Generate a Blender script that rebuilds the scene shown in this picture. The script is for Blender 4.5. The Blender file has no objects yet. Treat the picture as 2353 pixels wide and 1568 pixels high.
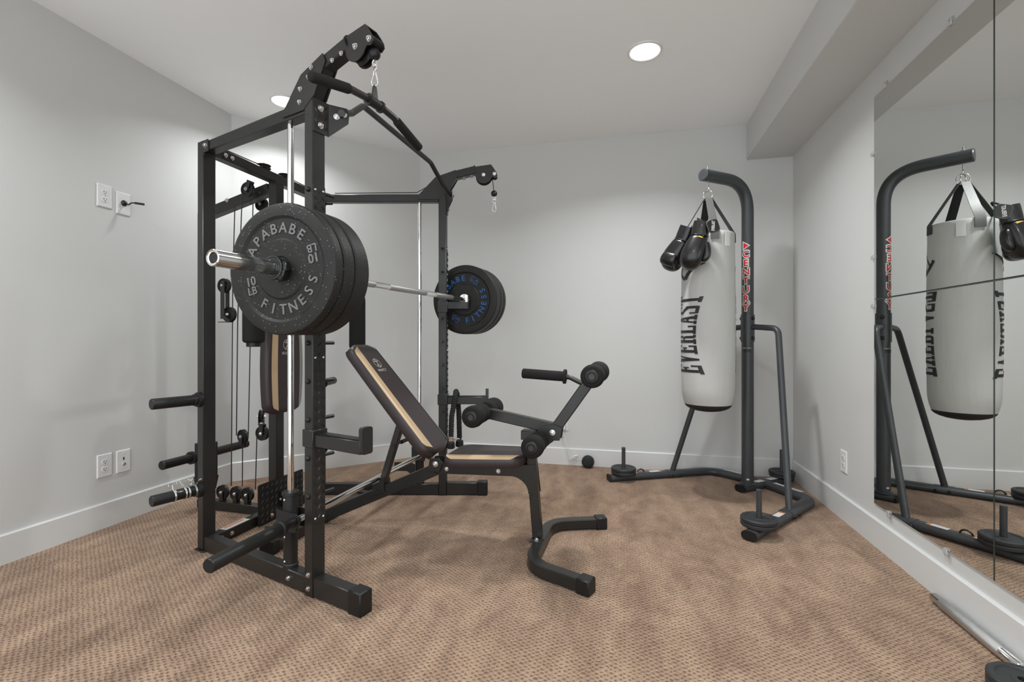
import bpy, bmesh, math, random
from mathutils import Vector, Matrix
random.seed(7)
PI = math.pi
SC = bpy.context.scene
COL = SC.collection

# ------------------------------------------------------------------ camera, light, exposure
cam_data = bpy.data.cameras.new('camera')
cam = bpy.data.objects.new('camera', cam_data)
COL.objects.link(cam)
cam_data.sensor_width = 36.0
cam_data.lens = 36.0 * 1095.0 / 2353.0
cam_data.shift_y = -3.0 / 2353.0
cam_data.clip_start = 0.02
cam.location = (0, 0, 1.0)
cam.rotation_euler = (PI / 2, 0, math.radians(13.05))
SC.camera = cam

SC.view_settings.view_transform = 'Standard'
SC.view_settings.look = 'None'
SC.view_settings.gamma = 1.0
SC.view_settings.use_curve_mapping = False
SC.view_settings.exposure = -0.40

world = bpy.data.worlds.new('world')
SC.world = world
world.use_nodes = True
world.node_tree.nodes['Background'].inputs[0].default_value = (0.78, 0.82, 0.85, 1)
world.node_tree.nodes['Background'].inputs[1].default_value = 3.25

H_CEIL = 2.59
LAMP_POWER = 24.5
LAMP_SPREAD = 138.0
LAMPS = [(0.12, 2.72), (-2.19, 2.75), (0.12, 0.72), (-2.19, 0.72)]
LAMP_DIM = [1.05, 0.50, 1.1, 0.85]

# ------------------------------------------------------------------ materials
def nodes_of(name):
    m = bpy.data.materials.new(name)
    m.use_nodes = True
    nt = m.node_tree
    return m, nt, nt.nodes['Principled BSDF']

def srgb(r, g, b):
    def f(c):
        c /= 255.0
        return c / 12.92 if c <= 0.04045 else ((c + 0.055) / 1.055) ** 2.4
    return (f(r), f(g), f(b), 1.0)

def N(nt, t, **kw):
    n = nt.nodes.new(t)
    for k, v in kw.items():
        setattr(n, k, v)
    return n

def mat(name, col, rough=0.5, metal=0.0, vary=0.0, vscale=8.0, bump=0.0, bscale=200.0, spec=0.5, coat=0.0):
    m, nt, b = nodes_of(name)
    b.inputs['Base Color'].default_value = col
    b.inputs['Roughness'].default_value = rough
    b.inputs['Metallic'].default_value = metal
    b.inputs['Specular IOR Level'].default_value = spec
    b.inputs['Coat Weight'].default_value = coat
    tc = N(nt, 'ShaderNodeTexCoord')
    if vary > 0:
        ns = N(nt, 'ShaderNodeTexNoise')
        ns.inputs['Scale'].default_value = vscale
        ns.inputs['Detail'].default_value = 5
        nt.links.new(tc.outputs['Object'], ns.inputs['Vector'])
        mx = N(nt, 'ShaderNodeMix', data_type='RGBA')
        mx.inputs['A'].default_value = tuple(c * (1 - vary) for c in col[:3]) + (1,)
        mx.inputs['B'].default_value = tuple(min(1, c * (1 + vary)) for c in col[:3]) + (1,)
        nt.links.new(ns.outputs['Fac'], mx.inputs['Factor'])
        nt.links.new(mx.outputs['Result'], b.inputs['Base Color'])
    if bump > 0:
        nb = N(nt, 'ShaderNodeTexNoise')
        nb.inputs['Scale'].default_value = bscale
        nb.inputs['Detail'].default_value = 3
        nt.links.new(tc.outputs['Object'], nb.inputs['Vector'])
        bp = N(nt, 'ShaderNodeBump')
        bp.inputs['Strength'].default_value = bump
        bp.inputs['Distance'].default_value = 0.002
        nt.links.new(nb.outputs['Fac'], bp.inputs['Height'])
        nt.links.new(bp.outputs['Normal'], b.inputs['Normal'])
    return m

M = {}
M['wall'] = mat('wall_paint', (0.60, 0.60, 0.585, 1), 0.75, vary=0.015, vscale=3, bump=0.08, bscale=400)
M['ceil'] = mat('ceiling_paint', (0.92, 0.925, 0.92, 1), 0.85, vary=0.01, vscale=2, bump=0.06, bscale=300)
M['trim'] = mat('trim_paint', (0.66, 0.66, 0.65, 1), 0.3, vary=0.01)
M['steel'] = mat('black_powder_coat', (0.0165, 0.016, 0.015, 1), 0.32, vary=0.2, vscale=30, bump=0.06, bscale=900)
M['steel_dull'] = mat('black_matte_steel', (0.012, 0.012, 0.012, 1), 0.5, vary=0.2, vscale=30)
M['stand'] = mat('slate_powder_coat', (0.042, 0.045, 0.049, 1), 0.40, vary=0.15, vscale=20)
M['plastic'] = mat('black_plastic', (0.009, 0.009, 0.009, 1), 0.42, spec=0.4)
M['foam'] = mat('black_foam', (0.011, 0.0105, 0.010, 1), 0.85, spec=0.3, vary=0.2, vscale=60, bump=0.3, bscale=500)
M['chrome'] = mat('chrome', (0.78, 0.78, 0.77, 1), 0.12, 1.0, vary=0.06, vscale=40)
M['zinc'] = mat('zinc_steel', (0.72, 0.72, 0.71, 1), 0.25, 1.0, vary=0.1, vscale=100)
M['knurl'] = mat('knurled_chrome', (0.55, 0.55, 0.54, 1), 0.38, 1.0, vary=0.2, vscale=300, bump=0.5, bscale=1200)
M['vinyl'] = mat('dark_brown_vinyl', (0.034, 0.023, 0.024, 1), 0.42, vary=0.15, vscale=25, bump=0.12, bscale=700)
M['gold'] = mat('gold_vinyl', (0.52, 0.37, 0.22, 1), 0.38, vary=0.08, vscale=12, bump=0.05, bscale=700)
M['stripesheen'] = mat('gold_stripe_grey_sheen', (0.24, 0.235, 0.22, 1), 0.4, vary=0.08)  # far gold stripe, its grey reflection painted into the colour
M['logo'] = mat('logo_print', (0.42, 0.40, 0.34, 1), 0.5)
M['cable'] = mat('black_cable', (0.01, 0.01, 0.01, 1), 0.45)
M['leather'] = mat('black_leather', (0.008, 0.008, 0.0085, 1), 0.28, vary=0.3, vscale=40, bump=0.25, bscale=90, coat=0.2)
M['web'] = mat('black_webbing', (0.016, 0.016, 0.015, 1), 0.5, bump=0.3, bscale=500)
M['webgrey'] = mat('grey_webbing_sheen', (0.10, 0.10, 0.095, 1), 0.4, bump=0.3, bscale=500)  # front bag strap: sheen painted into black webbing; also plain grey glove piping
M['print'] = mat('black_print', (0.018, 0.018, 0.018, 1), 0.55)
M['red'] = mat('red_decal', (0.55, 0.02, 0.02, 1), 0.4)
M['white'] = mat('white_plastic', (0.72, 0.72, 0.71, 1), 0.35)
M['label'] = mat('white_label', (0.62, 0.62, 0.60, 1), 0.5, vary=0.12, vscale=120)
M['orange'] = mat('orange_label', (0.65, 0.17, 0.04, 1), 0.5)
M['yellow'] = mat('yellow_mark', (0.75, 0.42, 0.02, 1), 0.5)
M['blue'] = mat('blue_lettering', (0.010, 0.11, 0.36, 1), 0.5)
M['bluedim'] = mat('muted_blue_lettering', (0.02, 0.07, 0.17, 1), 0.6)  # darker, greyer blue for the weight markings
M['greylet'] = mat('grey_lettering', (0.15, 0.148, 0.143, 1), 0.5)
M['dark'] = mat('dark_slot', (0.02, 0.02, 0.02, 1), 0.7)
M['fabric'] = mat('charcoal_fabric', (0.018, 0.019, 0.021, 1), 0.9, bump=0.4, bscale=900)
M['rope'] = mat('black_rope', (0.011, 0.011, 0.011, 1), 0.7, bump=0.4, bscale=400)
M['edge'] = mat('mirror_edge', (0.035, 0.05, 0.045, 1), 0.15)
M['cast'] = mat('black_cast_iron', (0.022, 0.023, 0.025, 1), 0.55, vary=0.2, vscale=40, bump=0.25, bscale=300)
M['bottom'] = mat('black_canvas', (0.012, 0.012, 0.012, 1), 0.7, bump=0.4, bscale=60)

def make_bag_mat():
    m = mat('grey_canvas', (0.50, 0.50, 0.48, 1), 0.6, vary=0.06, vscale=6, bump=0.0)
    nt = m.node_tree; b = nt.nodes['Principled BSDF']
    tc = N(nt, 'ShaderNodeTexCoord')
    mp = N(nt, 'ShaderNodeMapping'); mp.inputs['Scale'].default_value = (26, 26, 5)
    ns = N(nt, 'ShaderNodeTexNoise'); ns.inputs['Scale'].default_value = 1; ns.inputs['Detail'].default_value = 4
    w = N(nt, 'ShaderNodeTexNoise'); w.inputs['Scale'].default_value = 700
    ad = N(nt, 'ShaderNodeMath', operation='MULTIPLY_ADD'); ad.inputs[1].default_value = 0.06
    bp = N(nt, 'ShaderNodeBump'); bp.inputs['Strength'].default_value = 0.35; bp.inputs['Distance'].default_value = 0.01
    nt.links.new(tc.outputs['Object'], mp.inputs['Vector']); nt.links.new(mp.outputs['Vector'], ns.inputs['Vector'])
    nt.links.new(tc.outputs['Object'], w.inputs['Vector'])
    nt.links.new(w.outputs['Fac'], ad.inputs[0]); nt.links.new(ns.outputs['Fac'], ad.inputs[2])
    nt.links.new(ad.outputs[0], bp.inputs['Height']); nt.links.new(bp.outputs['Normal'], b.inputs['Normal'])
    return m
M['canvas'] = make_bag_mat()

def make_rubber(name, speck):
    m, nt, b = nodes_of(name)
    tc = N(nt, 'ShaderNodeTexCoord')
    ns = N(nt, 'ShaderNodeTexNoise'); ns.inputs['Scale'].default_value = 25; ns.inputs['Detail'].default_value = 6
    nt.links.new(tc.outputs['Object'], ns.inputs['Vector'])
    r = N(nt, 'ShaderNodeMix', data_type='RGBA')
    r.inputs['A'].default_value = (0.009, 0.0088, 0.008, 1); r.inputs['B'].default_value = (0.019, 0.0182, 0.0165, 1)
    nt.links.new(ns.outputs['Fac'], r.inputs['Factor'])
    out = r.outputs['Result']
    if speck:
        v = N(nt, 'ShaderNodeTexVoronoi'); v.inputs['Scale'].default_value = 150
        nt.links.new(tc.outputs['Object'], v.inputs['Vector'])
        lt = N(nt, 'ShaderNodeMath', operation='LESS_THAN'); lt.inputs[1].default_value = 0.2
        nt.links.new(v.outputs['Distance'], lt.inputs[0])
        sep = N(nt, 'ShaderNodeSeparateColor'); nt.links.new(v.outputs['Color'], sep.inputs[0])
        gt = N(nt, 'ShaderNodeMath', operation='GREATER_THAN'); gt.inputs[1].default_value = 0.82
        nt.links.new(sep.outputs[0], gt.inputs[0])
        mu = N(nt, 'ShaderNodeMath', operation='MULTIPLY')
        nt.links.new(lt.outputs[0], mu.inputs[0]); nt.links.new(gt.outputs[0], mu.inputs[1])
        mx = N(nt, 'ShaderNodeMix', data_type='RGBA')
        nt.links.new(mu.outputs[0], mx.inputs['Factor']); nt.links.new(out, mx.inputs['A'])
        mx.inputs['B'].default_value = (0.30, 0.30, 0.28, 1)
        out = mx.outputs['Result']
    nt.links.new(out, b.inputs['Base Color'])
    b.inputs['Roughness'].default_value = 0.5
    b.inputs['Specular IOR Level'].default_value = 0.3
    nb = N(nt, 'ShaderNodeTexNoise'); nb.inputs['Scale'].default_value = 260; nb.inputs['Detail'].default_value = 3
    nt.links.new(tc.outputs['Object'], nb.inputs['Vector'])
    bp = N(nt, 'ShaderNodeBump'); bp.inputs['Strength'].default_value = 0.45; bp.inputs['Distance'].default_value = 0.002
    nt.links.new(nb.outputs['Fac'], bp.inputs['Height']); nt.links.new(bp.outputs['Normal'], b.inputs['Normal'])
    return m
M['rubber'] = make_rubber('crumb_rubber', True)
M['rubber2'] = make_rubber('smooth_rubber', False)

def make_mirror():
    m, nt, b = nodes_of('mirror_silver')
    b.inputs['Base Color'].default_value = (0.80, 0.81, 0.79, 1)
    b.inputs['Metallic'].default_value = 1.0
    tc = N(nt, 'ShaderNodeTexCoord')
    ns = N(nt, 'ShaderNodeTexNoise'); ns.inputs['Scale'].default_value = 3
    nt.links.new(tc.outputs['Object'], ns.inputs['Vector'])
    mr = N(nt, 'ShaderNodeMapRange')
    mr.inputs['To Min'].default_value = 0.0; mr.inputs['To Max'].default_value = 0.012
    nt.links.new(ns.outputs['Fac'], mr.inputs['Value']); nt.links.new(mr.outputs[0], b.inputs['Roughness'])
    return m
M['mirror'] = make_mirror()

def make_clear():
    m, nt, b = nodes_of('clear_plastic')
    b.inputs['Base Color'].default_value = (0.95, 0.95, 0.95, 1)
    b.inputs['Transmission Weight'].default_value = 0.75
    b.inputs['Roughness'].default_value = 0.12
    b.inputs['IOR'].default_value = 1.45
    return m
M['clear'] = make_clear()

def make_lens():
    m, nt, b = nodes_of('lamp_lens')
    b.inputs['Base Color'].default_value = (0.9, 0.9, 0.9, 1)
    b.inputs['Emission Color'].default_value = (1.0, 0.985, 0.96, 1)
    b.inputs['Emission Strength'].default_value = 8.0
    return m
M['lens'] = make_lens()

def make_carpet():
    m, nt, b = nodes_of('tan_loop_carpet')
    tc = N(nt, 'ShaderNodeTexCoord')
    L = nt.links.new
    def noise(scale, detail, vec):
        n = N(nt, 'ShaderNodeTexNoise'); n.inputs['Scale'].default_value = scale; n.inputs['Detail'].default_value = detail
        L(vec, n.inputs['Vector']); return n
    # staggered rows of loops, irregular: pits where two waves meet, jittered and of uneven depth
    dn = noise(45, 2, tc.outputs['Object'])
    dc = N(nt, 'ShaderNodeVectorMath', operation='SUBTRACT'); dc.inputs[1].default_value = (0.5, 0.5, 0.5); L(dn.outputs['Color'], dc.inputs[0])
    vm = N(nt, 'ShaderNodeVectorMath', operation='MULTIPLY_ADD')
    vm.inputs[1].default_value = (0.022, 0.017, 0.0)
    L(dc.outputs[0], vm.inputs[0]); L(tc.outputs['Object'], vm.inputs[2])
    sp = N(nt, 'ShaderNodeSeparateXYZ'); L(vm.outputs[0], sp.inputs[0])
    def wave(sock, k):
        a_ = N(nt, 'ShaderNodeMath', operation='MULTIPLY'); a_.inputs[1].default_value = k
        L(sock, a_.inputs[0])
        s_ = N(nt, 'ShaderNodeMath', operation='SINE'); L(a_.outputs[0], s_.inputs[0]); return s_
    sx = wave(sp.outputs['X'], 2 * PI / 0.027)
    sy = wave(sp.outputs['Y'], 2 * PI / 0.0185)
    pr = N(nt, 'ShaderNodeMath', operation='MULTIPLY'); L(sx.outputs[0], pr.inputs[0]); L(sy.outputs[0], pr.inputs[1])
    un = noise(110, 2, tc.outputs['Object'])
    pu = N(nt, 'ShaderNodeMath', operation='MULTIPLY_ADD'); pu.inputs[1].default_value = 1.5
    L(un.outputs['Fac'], pu.inputs[0]); L(pr.outputs[0], pu.inputs[2])
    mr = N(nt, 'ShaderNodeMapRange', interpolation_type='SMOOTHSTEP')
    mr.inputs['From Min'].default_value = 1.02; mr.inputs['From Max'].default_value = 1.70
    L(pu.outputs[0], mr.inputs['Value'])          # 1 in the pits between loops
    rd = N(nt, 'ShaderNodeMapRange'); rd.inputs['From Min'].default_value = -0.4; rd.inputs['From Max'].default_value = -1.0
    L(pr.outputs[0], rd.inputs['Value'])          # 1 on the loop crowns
    fine = noise(260, 5, tc.outputs['Object'])
    mid = noise(60, 4, tc.outputs['Object'])
    # brushed pile: broad soft patches and streaks
    mp = N(nt, 'ShaderNodeMapping'); mp.inputs['Rotation'].default_value = (0, 0, 0.5); mp.inputs['Scale'].default_value = (3.4, 2.2, 1)
    L(tc.outputs['Object'], mp.inputs['Vector'])
    big = noise(1.8, 6, mp.outputs['Vector']); big.inputs['Distortion'].default_value = 1.6
    mp2 = N(nt, 'ShaderNodeMapping'); mp2.inputs['Rotation'].default_value = (0, 0, -0.45); mp2.inputs['Scale'].default_value = (6, 1.6, 1)
    L(tc.outputs['Object'], mp2.inputs['Vector'])
    big2 = noise(1.5, 5, mp2.outputs['Vector'])
    sm = N(nt, 'ShaderNodeMath', operation='ADD'); L(big.outputs['Fac'], sm.inputs[0]); L(big2.outputs['Fac'], sm.inputs[1])
    mb = N(nt, 'ShaderNodeMapRange'); mb.inputs['From Min'].default_value = 0.75; mb.inputs['From Max'].default_value = 1.25
    L(sm.outputs[0], mb.inputs['Value'])
    c0 = N(nt, 'ShaderNodeMix', data_type='RGBA')
    c0.inputs['A'].default_value = srgb(128, 101, 81); c0.inputs['B'].default_value = srgb(164, 136, 112)
    L(mb.outputs[0], c0.inputs['Factor'])
    c1 = N(nt, 'ShaderNodeMix', data_type='RGBA', blend_type='OVERLAY'); c1.inputs['Factor'].default_value = 0.55
    L(c0.outputs['Result'], c1.inputs['A']); L(fine.outputs['Color'], c1.inputs['B'])
    c1b = N(nt, 'ShaderNodeHueSaturation'); c1b.inputs['Saturation'].default_value = 0.0
    L(fine.outputs['Color'], c1b.inputs['Color']); L(c1b.outputs['Color'], c1.inputs['B'])
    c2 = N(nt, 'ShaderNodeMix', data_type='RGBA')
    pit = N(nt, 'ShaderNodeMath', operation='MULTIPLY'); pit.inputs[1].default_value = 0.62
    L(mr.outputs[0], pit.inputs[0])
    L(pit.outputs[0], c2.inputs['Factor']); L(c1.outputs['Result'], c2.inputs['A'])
    c2.inputs['B'].default_value = srgb(70, 48, 36)  # shade inside the pits painted as dark brown
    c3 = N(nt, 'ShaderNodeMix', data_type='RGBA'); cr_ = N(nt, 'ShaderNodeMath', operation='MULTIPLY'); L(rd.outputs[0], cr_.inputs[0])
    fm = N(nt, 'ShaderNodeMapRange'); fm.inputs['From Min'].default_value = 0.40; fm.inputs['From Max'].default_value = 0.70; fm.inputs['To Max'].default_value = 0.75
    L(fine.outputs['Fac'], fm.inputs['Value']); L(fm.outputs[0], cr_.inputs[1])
    L(cr_.outputs[0], c3.inputs['Factor']); L(c2.outputs['Result'], c3.inputs['A']); c3.inputs['B'].default_value = srgb(205, 184, 163)  # loop crowns painted paler, highlight put into the colour
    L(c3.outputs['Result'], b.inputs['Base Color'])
    b.inputs['Roughness'].default_value = 0.95
    b.inputs['Specular IOR Level'].default_value = 0.1
    b.inputs['Sheen Weight'].default_value = 0.15
    h1 = N(nt, 'ShaderNodeMath', operation='MULTIPLY_ADD'); h1.inputs[1].default_value = -0.8
    L(mr.outputs[0], h1.inputs[0])
    h2 = N(nt, 'ShaderNodeMath', operation='MULTIPLY_ADD'); h2.inputs[1].default_value = 0.7
    L(fine.outputs['Fac'], h2.inputs[0]); L(mid.outputs['Fac'], h2.inputs[2]); L(h2.outputs[0], h1.inputs[2])
    bp = N(nt, 'ShaderNodeBump'); bp.inputs['Strength'].default_value = 0.9; bp.inputs['Distance'].default_value = 0.006
    L(h1.outputs[0], bp.inputs['Height']); L(bp.outputs['Normal'], b.inputs['Normal'])
    return m
M['carpet'] = make_carpet()

# ------------------------------------------------------------------ mesh builder
def V3(*a):
    return Vector(a[0]) if len(a) == 1 else Vector(a)

def frame(axis, hint=None):
    z = V3(axis).normalized()
    h = V3(hint) if hint is not None else (Vector((0, 0, 1)) if abs(z.z) < 0.9 else Vector((1, 0, 0)))
    x = h.cross(z)
    if x.length < 1e-6:
        x = Vector((1, 0, 0)).cross(z)
    x.normalize()
    return x, z.cross(x), z

def arc_path(pts, rad, n=6):
    """round the inner corners of a polyline"""
    P = [V3(p) for p in pts]
    if not hasattr(rad, '__len__'):
        rad = [rad] * len(P)
    out = [P[0]]
    for i in range(1, len(P) - 1):
        a, b, c = P[i - 1], P[i], P[i + 1]
        d1 = (a - b).normalized(); d2 = (c - b).normalized()
        ang = d1.angle(d2)
        if ang > PI - 1e-3:
            out.append(b); continue
        t = min(rad[i] / math.tan(ang / 2), 0.49 * (a - b).length, 0.49 * (c - b).length)
        p1 = b + d1 * t; p2 = b + d2 * t
        for k in range(n + 1):
            s = k / n
            out.append((1 - s) ** 2 * p1 + 2 * s * (1 - s) * b + s * s * p2)
    out.append(P[-1])
    return out

class MB:
    def __init__(self):
        self.v = []; self.f = []; self.mi = []; self.cur = 0
    def add(self, vs, fs):
        o = len(self.v)
        self.v.extend([tuple(p) for p in vs])
        for f in fs:
            self.f.append([i + o for i in f]); self.mi.append(self.cur)
        return self
    def box(self, c, size, X=(1, 0, 0), Y=(0, 1, 0), bevel=0.002):
        X = V3(X).normalized(); Y = V3(Y).normalized(); Z = X.cross(Y); c = V3(c)
        h = [s / 2 for s in size]; b = min(bevel, 0.45 * min(h))
        if b <= 0:
            vs = [c + X * (sx * h[0]) + Y * (sy * h[1]) + Z * (sz * h[2]) for sz in (-1, 1) for sy in (-1, 1) for sx in (-1, 1)]
            return self.add(vs, [(0, 2, 3, 1), (4, 5, 7, 6), (0, 1, 5, 4), (2, 6, 7, 3), (0, 4, 6, 2), (1, 3, 7, 5)])
        idx = {}; vs = []
        for sz in (-1, 1):
            for sy in (-1, 1):
                for sx in (-1, 1):
                    for a in range(3):
                        e = [h[0] - b, h[1] - b, h[2] - b]; e[a] = h[a]
                        idx[(sx, sy, sz, a)] = len(vs)
                        vs.append(c + X * (sx * e[0]) + Y * (sy * e[1]) + Z * (sz * e[2]))
        fs = []
        def K(s, a):
            return idx[(s[0], s[1], s[2], a)]
        def q(l, outward):
            p = [vs[i] for i in l]
            n = (p[1] - p[0]).cross(p[2] - p[0])
            fs.append(l if n.dot(outward) > 0 else l[::-1])
        AX = [X, Y, Z]
        for a in range(3):
            for s in (-1, 1):
                o1, o2 = [i for i in range(3) if i != a]
                l = []
                for (p, r) in ((-1, -1), (1, -1), (1, 1), (-1, 1)):
                    t = [0, 0, 0]; t[a] = s; t[o1] = p; t[o2] = r
                    l.append(K(t, a))
                q(l, AX[a] * s)
        for a in range(3):
            o1, o2 = [i for i in range(3) if i != a]
            for p in (-1, 1):
                for r in (-1, 1):
                    t0 = [0, 0, 0]; t0[o1] = p; t0[o2] = r; t1 = t0[:]
                    t0[a] = -1; t1[a] = 1
                    q([K(t0, o1), K(t1, o1), K(t1, o2), K(t0, o2)], AX[o1] * p + AX[o2] * r)
        for sz in (-1, 1):
            for sy in (-1, 1):
                for sx in (-1, 1):
                    q([K((sx, sy, sz), 0), K((sx, sy, sz), 1), K((sx, sy, sz), 2)], X * sx + Y * sy + Z * sz)
        return self.add(vs, fs)
    def sweep(self, path, prof, up=(0, 0, 1), closed=False, caps=True):
        """prof: list of (side, up) offsets swept along path"""
        P = [V3(p) for p in path]; n = len(P); m = len(prof); up = V3(up); rings = []
        for i in range(n):
            if closed:
                a, b, c = P[i - 1], P[i], P[(i + 1) % n]
            else:
                a, b, c = P[max(i - 1, 0)], P[i], P[min(i + 1, n - 1)]
            d1 = (b - a); d2 = (c - b)
            if d1.length < 1e-9: d1 = d2
            if d2.length < 1e-9: d2 = d1
            d1 = d1.normalized(); d2 = d2.normalized()
            t = (d1 + d2).normalized()
            k = 1.0 / max(0.35, math.cos(d1.angle(d2, 0) / 2))
            s = t.cross(up)
            if s.length < 1e-5: s = t.cross(Vector((0.3, 1, 0.2)))
            s.normalize(); u = s.cross(t).normalized()
            bend = d2 - d1
            ks = ku = 1.0
            if bend.length > 1e-6:
                bn = bend.normalized()
                ks = 1 + (k - 1) * abs(bn.dot(s)); ku = 1 + (k - 1) * abs(bn.dot(u))
            rings.append([b + s * (x * ks) + u * (y * ku) for x, y in prof])
        vs = [p for r in rings for p in r]; fs = []
        for i in range(n if closed else n - 1):
            for j in range(m):
                j2 = (j + 1) % m; i2 = (i + 1) % n
                fs.append((i * m + j, i * m + j2, i2 * m + j2, i2 * m + j))
        if caps and not closed:
            fs.append(tuple(range(m))[::-1]); fs.append(tuple((n - 1) * m + j for j in range(m)))
        return self.add(vs, fs)
    def tube(self, path, r, seg=12, up=None, closed=False, caps=True):
        P = [V3(p) for p in path]
        n = len(P)
        if up is None:
            t = (P[1] - P[0]).normalized(); x, y, z = frame(t)
            vs = []; fs = []
            prev = x
            for i in range(n):
                if closed:
                    a, c = P[i - 1], P[(i + 1) % n]
                else:
                    a, c = P[max(i - 1, 0)], P[min(i + 1, n - 1)]
                t = (c - a).normalized()
                x = (prev - t * prev.dot(t)).normalized(); prev = x
                y = t.cross(x)
                rr = r[i] if hasattr(r, '__len__') else r
                vs += [P[i] + x * (rr * math.cos(2 * PI * j / seg)) + y * (rr * math.sin(2 * PI * j / seg)) for j in range(seg)]
            for i in range(n if closed else n - 1):
                i2 = (i + 1) % n
                for j in range(seg):
                    j2 = (j + 1) % seg
                    fs.append((i * seg + j, i * seg + j2, i2 * seg + j2, i2 * seg + j))
            if caps and not closed:
                fs.append(tuple(range(seg))[::-1]); fs.append(tuple((n - 1) * seg + j for j in range(seg)))
            return self.add(vs, fs)
        return self.sweep(P, [(r * math.cos(2 * PI * j / seg), r * math.sin(2 * PI * j / seg)) for j in range(seg)], up, closed, caps)
    def lathe(self, prof, o=(0, 0, 0), axis=(0, 0, 1), seg=32, closed=False, hint=None):
        """prof: (radius, height) list; r=0 ends are closed with a fan"""
        x, y, z = frame(axis, hint); o = V3(o); vs = []; fs = []; rings = []
        for r, h in prof:
            if r < 1e-7:
                rings.append([len(vs)]); vs.append(o + z * h)
            else:
                rings.append(list(range(len(vs), len(vs) + seg)))
                vs += [o + z * h + x * (r * math.cos(2 * PI * j / seg)) + y * (r * math.sin(2 * PI * j / seg)) for j in range(seg)]
        pr = list(zip(rings, rings[1:])) + ([(rings[-1], rings[0])] if closed else [])
        for A, B in pr:
            for j in range(seg):
                j2 = (j + 1) % seg
                if len(A) == 1 and len(B) == 1: continue
                if len(A) == 1: fs.append((A[0], B[j2], B[j]))
                elif len(B) == 1: fs.append((A[j], A[j2], B[0]))
                else: fs.append((A[j], A[j2], B[j2], B[j]))
        return self.add(vs, fs)
    def cyl(self, a, b, r, seg=16, bevel=0.0):
        a = V3(a); b = V3(b); L = (b - a).length
        if bevel > 0:
            pr = [(0, 0), (r - bevel, 0), (r, bevel), (r, L - bevel), (r - bevel, L), (0, L)]
        else:
            pr = [(0, 0), (r, 0), (r, L), (0, L)]
        return self.lathe(pr, a, b - a, seg)
    def sphere(self, c, r, seg=16, rings=10):
        return self.lathe([(r * math.sin(PI * i / rings) if 0 < i < rings else 0, -r * math.cos(PI * i / rings)) for i in range(rings + 1)], c, (0, 0, 1), seg)
    def prism(self, poly, o, X, Y, t0, t1):
        """polygon (x, y) in plane o+X*x+Y*y, extruded from t0 to t1 along X x Y"""
        X = V3(X).normalized(); Y = V3(Y).normalized(); Z = X.cross(Y); o = V3(o); n = len(poly)
        area = sum(poly[i][0] * poly[(i + 1) % n][1] - poly[(i + 1) % n][0] * poly[i][1] for i in range(n))
        if area < 0: poly = poly[::-1]
        vs = [o + X * p[0] + Y * p[1] + Z * t0 for p in poly] + [o + X * p[0] + Y * p[1] + Z * t1 for p in poly]
        fs = [tuple(range(n))[::-1], tuple(range(n, 2 * n))] + [(i, (i + 1) % n, n + (i + 1) % n, n + i) for i in range(n)]
        return self.add(vs, fs)
    def loft(self, rings, caps=True, closed_end=False):
        m = len(rings[0]); vs = [p for r in rings for p in r]; fs = []
        for i in range(len(rings) - 1):
            for j in range(m):
                j2 = (j + 1) % m
                fs.append((i * m + j, i * m + j2, (i + 1) * m + j2, (i + 1) * m + j))
        if caps:
            fs.append(tuple(range(m))[::-1]); fs.append(tuple((len(rings) - 1) * m + j for j in range(m)))
        return self.add(vs, fs)
    def mesh(self, name, sharp=38):
        me = bpy.data.meshes.new(name)
        me.from_pydata(self.v, [], self.f)
        me.validate()
        bm = bmesh.new(); bm.from_mesh(me)
        bmesh.ops.recalc_face_normals(bm, faces=bm.faces)
        bm.to_mesh(me); bm.free()
        me.polygons.foreach_set('use_smooth', [True] * len(me.polygons))
        me.set_sharp_from_angle(angle=math.radians(sharp))
        return me

def place(name, me, m, parent=None, loc=None, rot=None):
    o = bpy.data.objects.new(name, me)
    COL.objects.link(o)
    if m is not None and not me.materials:
        for q in (m if isinstance(m, (list, tuple)) else [m]):
            me.materials.append(q if not isinstance(q, str) else M[q])
    if parent is not None: o.parent = parent
    if loc is not None: o.location = loc
    if rot is not None: o.rotation_euler = rot
    return o

def part(name, mb, m, parent=None, sharp=38, subsurf=0, label=None):
    me = mb.mesh(name, sharp)
    if isinstance(m, (list, tuple)) and len(set(mb.mi)) > 1 and len(me.polygons) == len(mb.mi):
        me.polygons.foreach_set('material_index', mb.mi)
    o = place(name, me, m, parent)
    if subsurf:
        s = o.modifiers.new('smooth', 'SUBSURF'); s.levels = subsurf; s.render_levels = subsurf
    if label: o['label'] = label
    return o

def tag(o, label, cat, group=None):
    o['label'] = label; o['category'] = cat
    if group: o['group'] = group
    return o

def thing(name, label, cat, loc=(0, 0, 0), rz=0.0, group=None):
    o = bpy.data.objects.new(name, None)
    COL.objects.link(o)
    o.empty_display_size = 0.05
    o.location = loc; o.rotation_euler = (0, 0, rz)
    return tag(o, label, cat, group)

def struct(name, mb, m, parent=None):
    o = part(name, mb, m, parent)
    if parent is None: o['kind'] = 'structure'
    return o

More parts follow.
